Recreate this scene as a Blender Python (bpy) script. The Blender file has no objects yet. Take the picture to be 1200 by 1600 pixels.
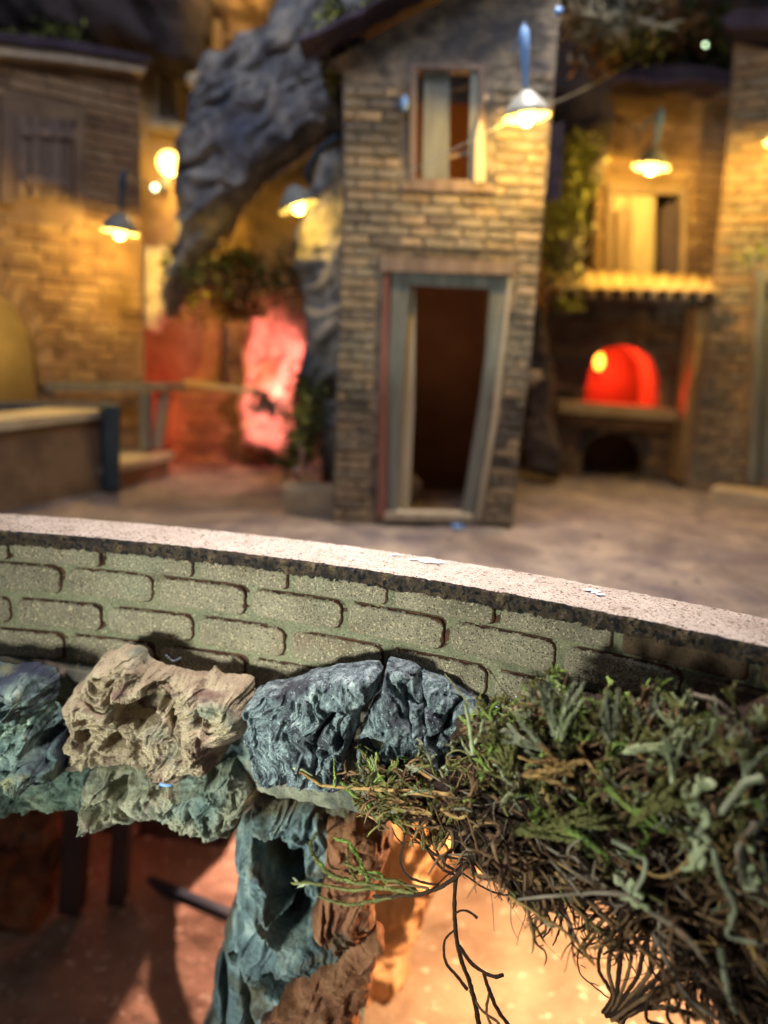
import bpy, math, random
import numpy as np
from mathutils import Vector, Matrix
from mathutils.geometry import tessellate_polygon
random.seed(7); rng = np.random.default_rng(7)
SC = bpy.context.scene; COL = SC.collection
# ------------------------------------------------------------------ camera (1 unit = 10 cm of the model village)
FPX = 1150.0; PITCH = math.radians(12.5); ROLL = math.radians(2.7); HC = 1.0
Fv = Vector((0, math.cos(PITCH), -math.sin(PITCH)))
R0 = Vector((1, 0, 0)); U0 = Vector((0, math.sin(PITCH), math.cos(PITCH)))
Rv = R0*math.cos(ROLL)+U0*math.sin(ROLL); Uv = U0*math.cos(ROLL)-R0*math.sin(ROLL)
CAM = Vector((0, 0, HC))
cd = bpy.data.cameras.new('camera'); cam = bpy.data.objects.new('camera', cd); COL.objects.link(cam)
cam.matrix_world = Matrix(((Rv.x, Uv.x, -Fv.x, CAM.x), (Rv.y, Uv.y, -Fv.y, CAM.y), (Rv.z, Uv.z, -Fv.z, CAM.z), (0, 0, 0, 1)))
cd.sensor_fit = 'VERTICAL'; cd.sensor_height = 36; cd.lens = 36*FPX/1600
cd.clip_start = .05; cd.clip_end = 100
cd.dof.use_dof = True; cd.dof.focus_distance = 2.0; cd.dof.aperture_fstop = 0.62
SC.camera = cam
SC.view_settings.view_transform = 'Standard'; SC.view_settings.look = 'None'
SC.view_settings.exposure = 0; SC.view_settings.gamma = 1
# ------------------------------------------------------------------ world and lights
W = bpy.data.worlds.new('World'); SC.world = W; W.use_nodes = True
W.node_tree.nodes['Background'].inputs[0].default_value = (.72, .80, 1.0, 1)
W.node_tree.nodes['Background'].inputs[1].default_value = 0.095

def light(name, typ, loc, power, col, size=.05, target=None, angle=None, blend=.4):
    l = bpy.data.lights.new(name, typ); l.energy = power; l.color = col
    if typ == 'AREA': l.shape = 'DISK'; l.size = size
    else: l.shadow_soft_size = size
    if typ == 'SPOT': l.spot_size = math.radians(angle); l.spot_blend = blend
    o = bpy.data.objects.new(name, l); COL.objects.link(o); o.location = loc
    if target is not None:
        o.rotation_euler = (Vector(target)-Vector(loc)).to_track_quat('-Z', 'Y').to_euler()
    return o
def narrow(o, deg): o.data.spread = math.radians(deg); return o
narrow(light('room_light', 'AREA', (-.05, 2.25, 2.9), 29, (1.0, .93, .90), .5, (-.05, 2.05, .3)), 80)
narrow(light('room_light_front', 'AREA', (-1.95, .10, -.12), 19.5, (.90, 1.0, .88), .35, (-.15, 2.05, .06)), 66)
narrow(light('room_light_low', 'AREA', (-1.1, .5, -1.35), 3.2, (.74, .90, 1.0), .35, (-.42, 2.3, -.62)), 50)
narrow(light('yard_fill', 'AREA', (.7, 3.9, 3.9), 40, (1.0, .92, .88), .6, (.6, 3.9, 0)), 85)  # added fill that brightens the ground between parapet and houses
light('room_light_back', 'AREA', (-.9, 2.2, 4.6), 75, (.78, .82, 1.0), 1.2, (0, 5.5, 1.7))

# ------------------------------------------------------------------ helpers
def PX(x, y):
    return Fv+Rv*((x-600)/FPX)-Uv*((y-800)/FPX)
def P(x, y, Y):
    d = PX(x, y); return CAM+d*(Y/d.y)
def PZ(x, y, z=0.0):
    d = PX(x, y); return CAM+d*((z-HC)/d.z)
def proj(p):
    v = Vector(p)-CAM; t = v.dot(Fv)
    return 600+FPX*v.dot(Rv)/t, 800-FPX*v.dot(Uv)/t
def srgb(r, g, b):
    return tuple(((c/255)/12.92 if c/255 <= .04045 else ((c/255+.055)/1.055)**2.4) for c in (r, g, b))

# numpy gradient noise
_p = rng.permutation(256); _perm = np.concatenate([_p, _p, _p])
_g = rng.normal(size=(256, 3)); _g /= np.linalg.norm(_g, axis=1)[:, None]
def noise(q):
    q = np.asarray(q, float); i = np.floor(q).astype(int); f = q-i; i &= 255
    u = f*f*f*(f*(f*6-15)+10); out = 0
    for dx in (0, 1):
        for dy in (0, 1):
            for dz in (0, 1):
                h = _perm[_perm[_perm[(i[..., 0]+dx) & 255]+((i[..., 1]+dy) & 255)]+((i[..., 2]+dz) & 255)]
                g = _g[h]
                d = g[..., 0]*(f[..., 0]-dx)+g[..., 1]*(f[..., 1]-dy)+g[..., 2]*(f[..., 2]-dz)
                w = (u[..., 0] if dx else 1-u[..., 0])*(u[..., 1] if dy else 1-u[..., 1])*(u[..., 2] if dz else 1-u[..., 2])
                out = out+w*d
    return out*1.5
def fbm(q, o=4, gain=.5):
    s = 0; a = 1; q = np.asarray(q, float)
    for k in range(o): s = s+a*noise(q*(2.03**k)+17.3*k); a *= gain
    return s
def ridged(q, o=4, gain=.55):
    s = 0; a = 1; q = np.asarray(q, float)
    for k in range(o): s = s+a*(1-2.2*np.abs(noise(q*(2.07**k)+9.1*k))); a *= gain
    return s

# materials ---------------------------------------------------------
def MAT(name, cols, scale=4, detail=6, rough=.85, bump=.3, bscale=30, bdist=.01, speck=None, stretch=(1, 1, 1), spec=.3, patch=None, emit=None, distort=0, bump2=None, bdetail=6):
    m = bpy.data.materials.new(name); m.use_nodes = True; nt = m.node_tree; N = nt.nodes; L = nt.links
    b = N['Principled BSDF']; b.inputs['Roughness'].default_value = rough; b.inputs['Specular IOR Level'].default_value = spec
    geo = N.new('ShaderNodeNewGeometry'); mp = N.new('ShaderNodeMapping'); mp.inputs['Scale'].default_value = stretch
    L.new(geo.outputs['Position'], mp.inputs['Vector'])
    n = N.new('ShaderNodeTexNoise'); n.inputs['Scale'].default_value = scale; n.inputs['Detail'].default_value = detail; n.inputs['Roughness'].default_value = .62; n.inputs['Distortion'].default_value = distort
    L.new(mp.outputs[0], n.inputs['Vector'])
    r = N.new('ShaderNodeValToRGB'); e = r.color_ramp.elements
    while len(e) < len(cols): e.new(.5)
    for k, (p_, c) in enumerate(cols): e[k].position = p_; e[k].color = (*c, 1)
    L.new(n.outputs['Fac'], r.inputs[0]); out = r.outputs[0]
    def mix(fac, a, c):
        x = N.new('ShaderNodeMix'); x.data_type = 'RGBA'; L.new(fac, x.inputs[0]); L.new(a, x.inputs[6]); x.inputs[7].default_value = (*c, 1); return x.outputs[2]
    for s in ([patch] if patch and not isinstance(patch, list) else (patch or [])):   # (scale, colour, lo, hi): large stains
        n2 = N.new('ShaderNodeTexNoise'); n2.inputs['Scale'].default_value = s[0]; n2.inputs['Detail'].default_value = 5; L.new(geo.outputs['Position'], n2.inputs['Vector'])
        mr = N.new('ShaderNodeMapRange'); mr.inputs[1].default_value = s[2]; mr.inputs[2].default_value = s[3]; L.new(n2.outputs['Fac'], mr.inputs[0])
        out = mix(mr.outputs[0], out, s[1])
    for s in (speck or []):                                                            # (scale, colour, lo, hi): fine grains
        n3 = N.new('ShaderNodeTexNoise'); n3.inputs['Scale'].default_value = s[0]; n3.inputs['Detail'].default_value = 2; L.new(geo.outputs['Position'], n3.inputs['Vector'])
        mr = N.new('ShaderNodeMapRange'); mr.inputs[1].default_value = s[2]; mr.inputs[2].default_value = s[3]; L.new(n3.outputs['Fac'], mr.inputs[0])
        out = mix(mr.outputs[0], out, s[1])
    L.new(out, b.inputs['Base Color'])
    nb = N.new('ShaderNodeTexNoise'); nb.inputs['Scale'].default_value = bscale; nb.inputs['Detail'].default_value = bdetail; nb.inputs['Roughness'].default_value = .65; L.new(mp.outputs[0], nb.inputs['Vector'])
    bp = N.new('ShaderNodeBump'); bp.inputs['Strength'].default_value = bump; bp.inputs['Distance'].default_value = bdist
    L.new(nb.outputs['Fac'], bp.inputs['Height']); L.new(bp.outputs[0], b.inputs['Normal'])
    if emit:
        b.inputs['Emission Color'].default_value = (*emit[0], 1); b.inputs['Emission Strength'].default_value = emit[1]
    return m
S = srgb
cork_specks = [(230, S(58, 46, 34), .56, .64), (150, S(186, 168, 136), .58, .68)]
M_brick = MAT('cork_brick', [(.3, S(112, 103, 86)), (.7, S(148, 136, 114))], 7, speck=cork_specks, bump=.9, bscale=170, bdist=.006, patch=[(2.2, S(130, 130, 108), .5, .68), (3.1, S(104, 74, 54), .62, .8)])
M_mortar = MAT('green_painted_mortar', [(.3, S(102, 102, 80)), (.7, S(130, 126, 100))], 9, speck=[(210, S(66, 58, 44), .58, .66), (140, S(168, 158, 128), .60, .70)], bump=.9, bscale=150, bdist=.006, patch=[(2.6, S(90, 66, 50), .6, .75)])
M_groove = MAT('groove_shade_brown', [(.3, S(48, 30, 20)), (.7, S(88, 56, 38))], 24, bump=.8, bscale=120, bdist=.006)  # brown groove tint, with shade painted in on the right and top sides
M_coping = MAT('cork_coping_top', [(.3, S(182, 166, 154)), (.7, S(216, 202, 190))], 8, speck=[(75, S(84, 62, 52), .62, .66), (170, S(140, 112, 96), .56, .64), (110, S(236, 218, 206), .62, .7)], bump=1, bscale=90, bdist=.014)
M_edge = MAT('torn_cork_edge', [(.35, S(34, 28, 28)), (.52, S(72, 58, 44)), (.7, S(132, 108, 78))], 30, speck=[(60, S(28, 26, 30), .52, .58)], bump=1, bscale=80, bdist=.012)
M_glue = MAT('white_glue', [(.3, S(200, 214, 226)), (.7, S(226, 234, 240))], 30, rough=.25, bump=.3, bscale=80, spec=.6)
M_beige = MAT('beige_bark_plaster', [(.25, S(138, 116, 96)), (.5, S(176, 156, 128)), (.75, S(204, 188, 158))], 7, bump=1, bscale=50, bdist=.02, stretch=(1, 1, 2.2), patch=[(9, S(128, 98, 88), .54, .68), (6, S(126, 132, 116), .58, .72), (22, S(96, 76, 68), .6, .70)], distort=.6, speck=[(150, S(92, 80, 62), .62, .70)])
M_teal = MAT('teal_grey_bark', [(.32, S(50, 54, 64)), (.5, S(108, 128, 124)), (.66, S(176, 190, 172))], 12, bump=1, bscale=50, bdist=.02, stretch=(1, 1, .6), patch=[(4, S(62, 66, 84), .52, .66), (6, S(140, 140, 104), .6, .72)], distort=1.0, speck=[(160, S(52, 60, 62), .62, .68)])
M_dkgreen = MAT('dark_green_bark', [(.28, S(46, 54, 48)), (.5, S(78, 92, 80)), (.75, S(122, 128, 104))], 8, bump=.8, bscale=28, bdist=.02, patch=[(5, S(108, 90, 66), .56, .7)], distort=.8, speck=[(160, S(40, 42, 40), .60, .68)])
M_olivebark = MAT('mottled_olive_bark', [(.28, S(66, 68, 60)), (.5, S(122, 120, 100)), (.75, S(160, 150, 122))], 8, bump=.7, bscale=26, bdist=.02, patch=[(5, S(120, 84, 74), .56, .7), (3, S(86, 108, 104), .55, .7)], distort=.8, speck=[(160, S(50, 50, 44), .62, .68)])
M_slate = MAT('blue_slate_rock', [(.36, S(46, 50, 56)), (.49, S(96, 106, 110)), (.62, S(138, 150, 150)), (.74, S(190, 194, 184))], 16, bump=.8, bscale=60, bdist=.012, stretch=(1.6, 1.6, .7), rough=.7, patch=[(7, S(52, 50, 58), .54, .66)], distort=1.4, speck=[(120, S(150, 164, 164), .62, .70), (140, S(28, 32, 40), .61, .67)])
M_slate2 = MAT('grey_slate_rock', [(.30, S(44, 48, 54)), (.48, S(92, 104, 108)), (.7, S(168, 170, 160))], 13, bump=.8, bscale=46, bdist=.012, stretch=(1, 1, 2.4), rough=.7, distort=1.4, speck=[(130, S(160, 160, 150), .63, .70), (140, S(28, 30, 36), .60, .66)])
M_pillar = MAT('teal_cork_pillar', [(.3, S(60, 62, 62)), (.5, S(108, 126, 124)), (.68, S(166, 176, 164))], 8, bump=1, bscale=40, bdist=.02, patch=[(5, S(104, 98, 78), .5, .62), (7, S(58, 56, 58), .58, .68)], distort=.8)
M_rust = MAT('rust_brown_bark', [(.3, S(92, 58, 40)), (.5, S(138, 90, 60)), (.75, S(170, 128, 92))], 5, bump=.7, bscale=22, bdist=.02, patch=[(3.5, S(98, 98, 82), .55, .7), (8, S(78, 50, 40), .57, .68)], distort=1)
M_orange = MAT('pale_rock', [(.3, S(190, 140, 92)), (.7, S(226, 186, 140))], 4, bump=.6, bscale=12, bdist=.03)
M_cavefloor = MAT('cave_floor', [(.3, S(150, 124, 104)), (.7, S(196, 172, 148))], 3, bump=.7, bscale=16, bdist=.03, speck=[(22, S(226, 212, 190), .63, .7)])
M_darkrock = MAT('dark_rock', [(.3, S(48, 42, 44)), (.7, S(92, 80, 76))], 1.6, bump=.8, bscale=5, bdist=.08)
M_ground = MAT('dusty_ground', [(.3, S(108, 96, 92)), (.5, S(144, 130, 120)), (.7, S(180, 162, 142))], 2.6, detail=10, bump=1, bscale=14, bdist=.05, patch=[(2, S(104, 94, 100), .5, .7), (9, S(84, 74, 74), .62, .72)], distort=.8, stretch=(1, .8, 1))
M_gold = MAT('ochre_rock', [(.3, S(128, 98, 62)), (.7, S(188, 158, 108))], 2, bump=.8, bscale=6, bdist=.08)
M_barkarch = MAT('grey_cork_bark', [(.32, S(66, 68, 74)), (.5, S(122, 120, 118)), (.68, S(180, 170, 154))], 7, bump=1, bscale=9, bdist=.05, stretch=(1, 1, .7), patch=(1.8, S(84, 90, 108), .52, .7))
M_wallA = MAT('brown_facade', [(.3, S(96, 78, 62)), (.7, S(150, 124, 96))], 3, bump=.6, bscale=12, bdist=.02)
M_bA = [MAT('clay_brick', [(.3, S(116, 92, 68)), (.7, S(154, 124, 92))], 6, bump=.6, bscale=20, bdist=.02),
        MAT('pale_brick', [(.3, S(126, 104, 78)), (.7, S(166, 138, 104))], 6, bump=.6, bscale=20, bdist=.02),
        MAT('umber_brick', [(.3, S(94, 74, 58)), (.7, S(134, 106, 80))], 6, bump=.6, bscale=20, bdist=.02)]
M_bC = [MAT('grey_brick', [(.3, S(106, 98, 84)), (.7, S(150, 136, 112))], 6, bump=.6, bscale=20, bdist=.02, patch=(2, S(84, 80, 74), .5, .65)),
        MAT('dun_brick', [(.3, S(118, 104, 84)), (.7, S(162, 140, 110))], 6, bump=.6, bscale=20, bdist=.02),
        MAT('soot_brick', [(.3, S(88, 80, 70)), (.7, S(128, 114, 96))], 6, bump=.6, bscale=20, bdist=.02)]
M_wallC = MAT('grey_brown_facade', [(.35, S(86, 78, 68)), (.65, S(146, 132, 112))], 9, bump=1, bscale=16, bdist=.03, patch=[(4, S(76, 72, 72), .5, .62), (7, S(150, 132, 108), .58, .68)], stretch=(1, 1, 2))
M_oldwood = MAT('weathered_brown_wood', [(.3, S(98, 82, 72)), (.7, S(142, 122, 106))], 3, stretch=(6, 6, .6), bump=.5, bscale=8)
M_bluewood = MAT('blue_grey_wood', [(.3, S(86, 88, 84)), (.7, S(130, 132, 124))], 3, stretch=(6, 6, .6), bump=.4, bscale=8)
M_redwood = MAT('red_brown_wood', [(.3, S(104, 66, 58)), (.7, S(140, 94, 80))], 3, stretch=(6, 6, .6), bump=.4, bscale=8)
M_palewood = MAT('pale_wood', [(.3, S(150, 138, 118)), (.7, S(186, 172, 148))], 3, stretch=(6, 6, .6), bump=.4, bscale=8)
M_interior = MAT('brown_interior', [(.3, S(84, 56, 36)), (.7, S(112, 78, 50))], 2, bump=.4, bscale=8)
M_roof = MAT('purple_slate_roof', [(.3, S(40, 33, 40)), (.7, S(78, 66, 80))], 5, bump=.6, bscale=12, bdist=.03)
M_tile = MAT('pale_roof_tile', [(.3, S(172, 142, 104)), (.7, S(214, 188, 146))], 5, bump=.4, bscale=14)
M_plaster = MAT('pale_plaster', [(.3, S(170, 156, 128)), (.7, S(208, 194, 162))], 3, bump=.6, bscale=9, bdist=.03)
M_pinkplaster = MAT('rose_plaster', [(.3, S(196, 150, 138)), (.7, S(222, 186, 170))], 3, bump=.5, bscale=9, bdist=.03)
M_bluemetal = MAT('blue_painted_metal', [(.3, S(86, 120, 168)), (.7, S(120, 154, 196))], 8, rough=.4, bump=.1)
M_darkmetal = MAT('dark_blue_metal', [(.3, S(40, 56, 70)), (.7, S(62, 80, 94))], 8, rough=.4, bump=.1)
M_shade = MAT('grey_enamel', [(.3, S(120, 120, 112)), (.7, S(152, 150, 140))], 6, rough=.4, bump=.1)
M_bulb = MAT('warm_bulb', [(.3, (1, .8, .4)), (.7, (1, .8, .4))], emit=((1, .64, .13), 9))
M_flame = MAT('orange_bulb', [(.3, (1, .6, .1)), (.7, (1, .6, .1))], emit=((1, .34, .03), 8))
M_led = MAT('white_light', [(.3, (.8, 1, .7)), (.7, (.8, 1, .7))], emit=((.75, 1, .6), 6))
M_bead = MAT('blue_bead', [(.3, S(90, 130, 190)), (.7, S(130, 170, 220))], rough=.2, bump=0)
M_stone = MAT('tan_stone', [(.3, S(152, 134, 108)), (.7, S(192, 172, 140))], 4, bump=.6, bscale=12, bdist=.03)
M_leafdk = MAT('dark_moss_leaf', [(.3, S(48, 58, 30)), (.7, S(92, 98, 50))], 12, bump=.2)
M_leafbr = MAT('dry_brown_leaf', [(.3, S(96, 66, 40)), (.7, S(142, 106, 66))], 12, bump=.2)
M_leafyl = MAT('yellow_green_leaf', [(.3, S(128, 134, 58)), (.7, S(176, 176, 92))], 12, bump=.2)
M_lichen = MAT('pale_lichen', [(.3, S(142, 138, 118)), (.7, S(186, 182, 160))], 12, bump=.2)
M_ms_body = MAT('moss_humus', [(.3, S(28, 20, 14)), (.7, S(70, 50, 34))], 14, bump=1, bscale=50, bdist=.02)
M_ms_brown = MAT('moss_brown', [(.3, S(84, 60, 42)), (.7, S(152, 118, 84))], 16, bump=.4, bscale=140, bdist=.003)
M_ms_grey = MAT('moss_dead_grey', [(.3, S(108, 92, 78)), (.7, S(158, 142, 124))], 16, bump=.4, bscale=140, bdist=.003)
M_ms_dark = MAT('moss_root_dark', [(.3, S(34, 22, 16)), (.7, S(74, 50, 34))], 16, bump=.4, bscale=140, bdist=.003)
M_ms_olive = MAT('moss_olive', [(.3, S(82, 82, 44)), (.7, S(146, 140, 84))], 16, bump=.3, bscale=140, bdist=.003)
M_ms_green = MAT('moss_green', [(.3, S(104, 124, 56)), (.7, S(166, 186, 98))], 16, bump=.3, bscale=140, bdist=.003)
M_ms_pale = MAT('moss_pale_tip', [(.3, S(142, 148, 108)), (.7, S(198, 202, 160))], 16, bump=.3, bscale=140, bdist=.003)
M_ms_frost = MAT('moss_frosted_sage', [(.3, S(104, 106, 82)), (.7, S(178, 178, 148))], 16, bump=.3, bscale=140, bdist=.003)
M_ms_tan = MAT('moss_tan', [(.3, S(138, 104, 60)), (.7, S(190, 154, 98))], 16, bump=.3, bscale=140, bdist=.003)
MOSS = [M_ms_brown, M_ms_grey, M_ms_dark, M_ms_olive, M_ms_green, M_ms_pale, M_ms_frost, M_ms_tan]

# objects -----------------------------------------------------------
def tag(o, label=None, cat=None, group=None, kind=None):
    if label: o['label'] = label
    if cat: o['category'] = cat
    if group: o['group'] = group
    if kind: o['kind'] = kind
    return o
def link(name, me, parent=None):
    o = bpy.data.objects.new(name, me); COL.objects.link(o)
    if parent is not None: o.parent = parent
    return o
def thing(name, label, cat, loc=(0, 0, 0), group=None):
    o = bpy.data.objects.new(name, None); COL.objects.link(o); o.empty_display_size = .05
    return tag(o, label, cat, group)
def mesh(name, v, f, mats, smooth=False, mi=None):
    me = bpy.data.meshes.new(name)
    me.from_pydata([tuple(x) for x in v], [], [tuple(x) for x in f])
    for m in (mats if isinstance(mats, (list, tuple)) else [mats]): me.materials.append(m)
    if mi is not None: me.polygons.foreach_set('material_index', mi)
    if smooth: me.polygons.foreach_set('use_smooth', [True]*len(me.polygons))
    me.update(); return me
def npmesh(name, V, Q, mats, smooth=True, mi=None):      # fast path: V (n,3), Q (m,k)
    me = bpy.data.meshes.new(name); V = np.asarray(V, np.float32); Q = np.asarray(Q, np.int32); k = Q.shape[1]
    me.vertices.add(len(V)); me.vertices.foreach_set('co', V.ravel())
    me.loops.add(Q.size); me.loops.foreach_set('vertex_index', Q.ravel())
    me.polygons.add(len(Q)); me.polygons.foreach_set('loop_start', np.arange(0, Q.size, k, dtype=np.int32))
    for m in (mats if isinstance(mats, (list, tuple)) else [mats]): me.materials.append(m)
    me.update(calc_edges=True)
    if mi is not None: me.polygons.foreach_set('material_index', np.asarray(mi, np.int32))
    me.polygons.foreach_set('use_smooth', np.full(len(Q), smooth)); me.validate(); me.update(); return me

class Plane:                                              # a vertical working plane standing on two ground points
    def __init__(s, A, B):
        s.O = Vector((A[0], A[1], 0)); d = Vector((B[0]-A[0], B[1]-A[1], 0)); s.T = d.normalized()
        s.N = Vector((s.T.y, -s.T.x, 0)); s.ang = math.atan2(s.T.y, s.T.x)
    def uv(s, x, y):
        d = PX(x, y); t = (s.O-CAM).dot(s.N)/d.dot(s.N); p = CAM+d*t
        return ((p-s.O).dot(s.T), p.z)
    def w(s, u, z, n=0.0):
        return s.O+s.T*u+s.N*n+Vector((0, 0, z))
def front(Y): return Plane((0, Y), (1, Y))
def extrude(name, pl, poly, n0, n1, mat, parent=None, holes=(), px=True):
    cv = (lambda q: [pl.uv(*a) for a in q]) if px else (lambda q: q)
    loops = [cv(poly)]+[cv(h) for h in holes]
    flat = [q for l in loops for q in l]; n = len(flat)
    tris = tessellate_polygon([[Vector((a, b, 0)) for a, b in l] for l in loops])
    v = [pl.w(a, b, n1) for a, b in flat]+[pl.w(a, b, n0) for a, b in flat]
    f = [tuple(t) for t in tris]+[tuple(n+i for i in reversed(t)) for t in tris]; k = 0
    for l in loops:
        m = len(l)
        for i in range(m): a, b = k+i, k+(i+1) % m; f.append((a, b, b+n, a+n))
        k += m
    me = mesh(name, v, f, mat)
    import bmesh; bm = bmesh.new(); bm.from_mesh(me); bmesh.ops.recalc_face_normals(bm, faces=bm.faces); bm.to_mesh(me); bm.free()
    return link(name, me, parent)
def rect(x0, y0, x1, y1): return [(x0, y1), (x1, y1), (x1, y0), (x0, y0)]
def box(name, c, size, mat, parent=None, rz=0.0, jitter=0.0, lean=0.0):
    hx, hy, hz = [q/2 for q in size]; b = min(hx, hy, hz)*.12; v = []
    for sx in (-1, 1):
        for sy in (-1, 1):
            for sz in (-1, 1):
                for k in range(3):
                    q = [sx*hx, sy*hy, sz*hz]
                    for a in range(3):
                        if a != k: q[a] -= (sx, sy, sz)[a]*b
                    v.append(Vector(q)+Vector([random.uniform(-jitter, jitter) for _ in range(3)]))
    import bmesh; bm = bmesh.new()
    for q in v: bm.verts.new(q)
    bmesh.ops.convex_hull(bm, input=bm.verts)
    me = bpy.data.meshes.new(name); bm.to_mesh(me); bm.free(); me.materials.append(mat)
    o = link(name, me, parent); o.location = c; o.rotation_euler = (0, lean, rz); return o
def beam(name, a, b, w, mat, parent=None, h=None):
    a = Vector(a); b = Vector(b); d = b-a; o = box(name, (a+b)/2, (w, h or w, d.length), mat, parent, jitter=w*.04)
    o.rotation_euler = d.to_track_quat('Z', 'Y').to_euler(); return o
def inside(pt, poly):
    x, y = pt; c = False; n = len(poly)
    for i in range(n):
        x1, y1 = poly[i]; x2, y2 = poly[(i+1) % n]
        if (y1 > y) != (y2 > y) and x < (x2-x1)*(y-y1)/(y2-y1)+x1: c = not c
    return c
_bv = {}
def brick_mesh(mat, k):
    if (mat.name, k) in _bv: return _bv[(mat.name, k)]
    r = random.Random(k*7+3); v = []; j = lambda s: r.uniform(-s, s)
    for (n, ins) in ((0, 0), (.62, 0), (1, .09)):
        for (x, z) in ((-.5, -.5), (.5, -.5), (.5, .5), (-.5, .5)):
            v.append((x*(1-ins)+j(.02), -n+j(.1 if n else 0), z*(1-ins*2.2)+j(.05)))
    f = [(8, 9, 10, 11)]
    for l in (0, 4):
        for i in range(4): a = l+i; b = l+(i+1) % 4; f.append((a, b, b+4, a+4))
    me = mesh('brick', v, f, mat); _bv[(mat.name, k)] = me; return me
def bricks(parent, pl, poly, holes, L, H, gap, depth, mats, cap=290, off=0.0, wts=(4, 3, 2)):
    q = [pl.uv(*a) for a in poly]; hs = [[pl.uv(*a) for a in h] for h in holes]; cand = []
    u0 = min(a for a, b in q); u1 = max(a for a, b in q); z0 = min(b for a, b in q); z1 = max(b for a, b in q)
    row = 0; z = z0+H/2
    while z < z1:
        us = np.arange(u0-.02, u1+.02, .012); ok = []
        for u in us:
            pts = [(u, z-H*.36), (u, z+H*.36)]
            ok.append(all(inside(p_, q) for p_ in pts) and not any(inside(p_, h) for p_ in pts for h in hs))
        k = 0
        while k < len(us):
            if not ok[k]: k += 1; continue
            e = k
            while e+1 < len(us) and ok[e+1]: e += 1
            a, b = us[k], us[e]; k = e+1; u = a; first = True
            while u < b-.025:
                l = L*random.uniform(.86, 1.14)*((.45 if row % 2 else 1) if first else 1); first = False
                v_ = min(u+l, b); v_ = b if b-v_ < L*.22 else v_
                c = pl.w((u+v_)/2, z, off); x, y = proj(c)
                if -30 < x < 1230 and -30 < y < 1630 and v_-u > .02: cand.append((random.random(), u+gap/2, v_-gap/2, z))
                u = v_
        row += 1; z += H
    if len(cand) > cap: cand = sorted(cand)[:cap]
    for _, a, b, z in cand:
        o = link('brick', brick_mesh(random.choices(mats, wts)[0], random.randrange(5)), parent)
        o.location = pl.w((a+b)/2, z, off); o.rotation_euler = (0, random.uniform(-.02, .02), pl.ang)
        o.scale = (b-a, depth*random.uniform(.7, 1.3), (H-gap)*random.uniform(.9, 1))
def lathe(name, prof, mat, parent=None, loc=(0, 0, 0), seg=28, rot=(0, 0, 0), mi=None, mats=None):
    v = []; f = []
    for r, z in prof:
        for k in range(seg): a = 2*math.pi*k/seg; v.append((r*math.cos(a), r*math.sin(a), z))
    for i in range(len(prof)-1):
        for k in range(seg): a = i*seg+k; b = i*seg+(k+1) % seg; f.append((a, b, b+seg, a+seg))
    me = mesh(name, v, f, mats or mat, True, [m for m in mi for _ in range(seg)] if mi else None)
    o = link(name, me, parent); o.location = loc; o.rotation_euler = rot; return o
def ball(name, c, r, mat, parent=None, sz=1.0):
    prof = [(max(r*math.sin(t), 1e-4), -r*sz*math.cos(t)) for t in [math.pi*k/10 for k in range(11)]]
    return lathe(name, prof, mat, parent, c, 16)
def frames(pts):
    pts = np.asarray(pts, float); t = np.gradient(pts, axis=0); t /= np.linalg.norm(t, axis=1)[:, None]+1e-9
    n = np.zeros_like(t); ref = np.array([.2, -.7, .6]); n[0] = ref-t[0]*ref.dot(t[0]); n[0] /= np.linalg.norm(n[0])+1e-9
    for i in range(1, len(pts)):
        q = n[i-1]-t[i]*n[i-1].dot(t[i]); n[i] = q/(np.linalg.norm(q)+1e-9)
    return pts, t, n, np.cross(t, n)
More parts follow.
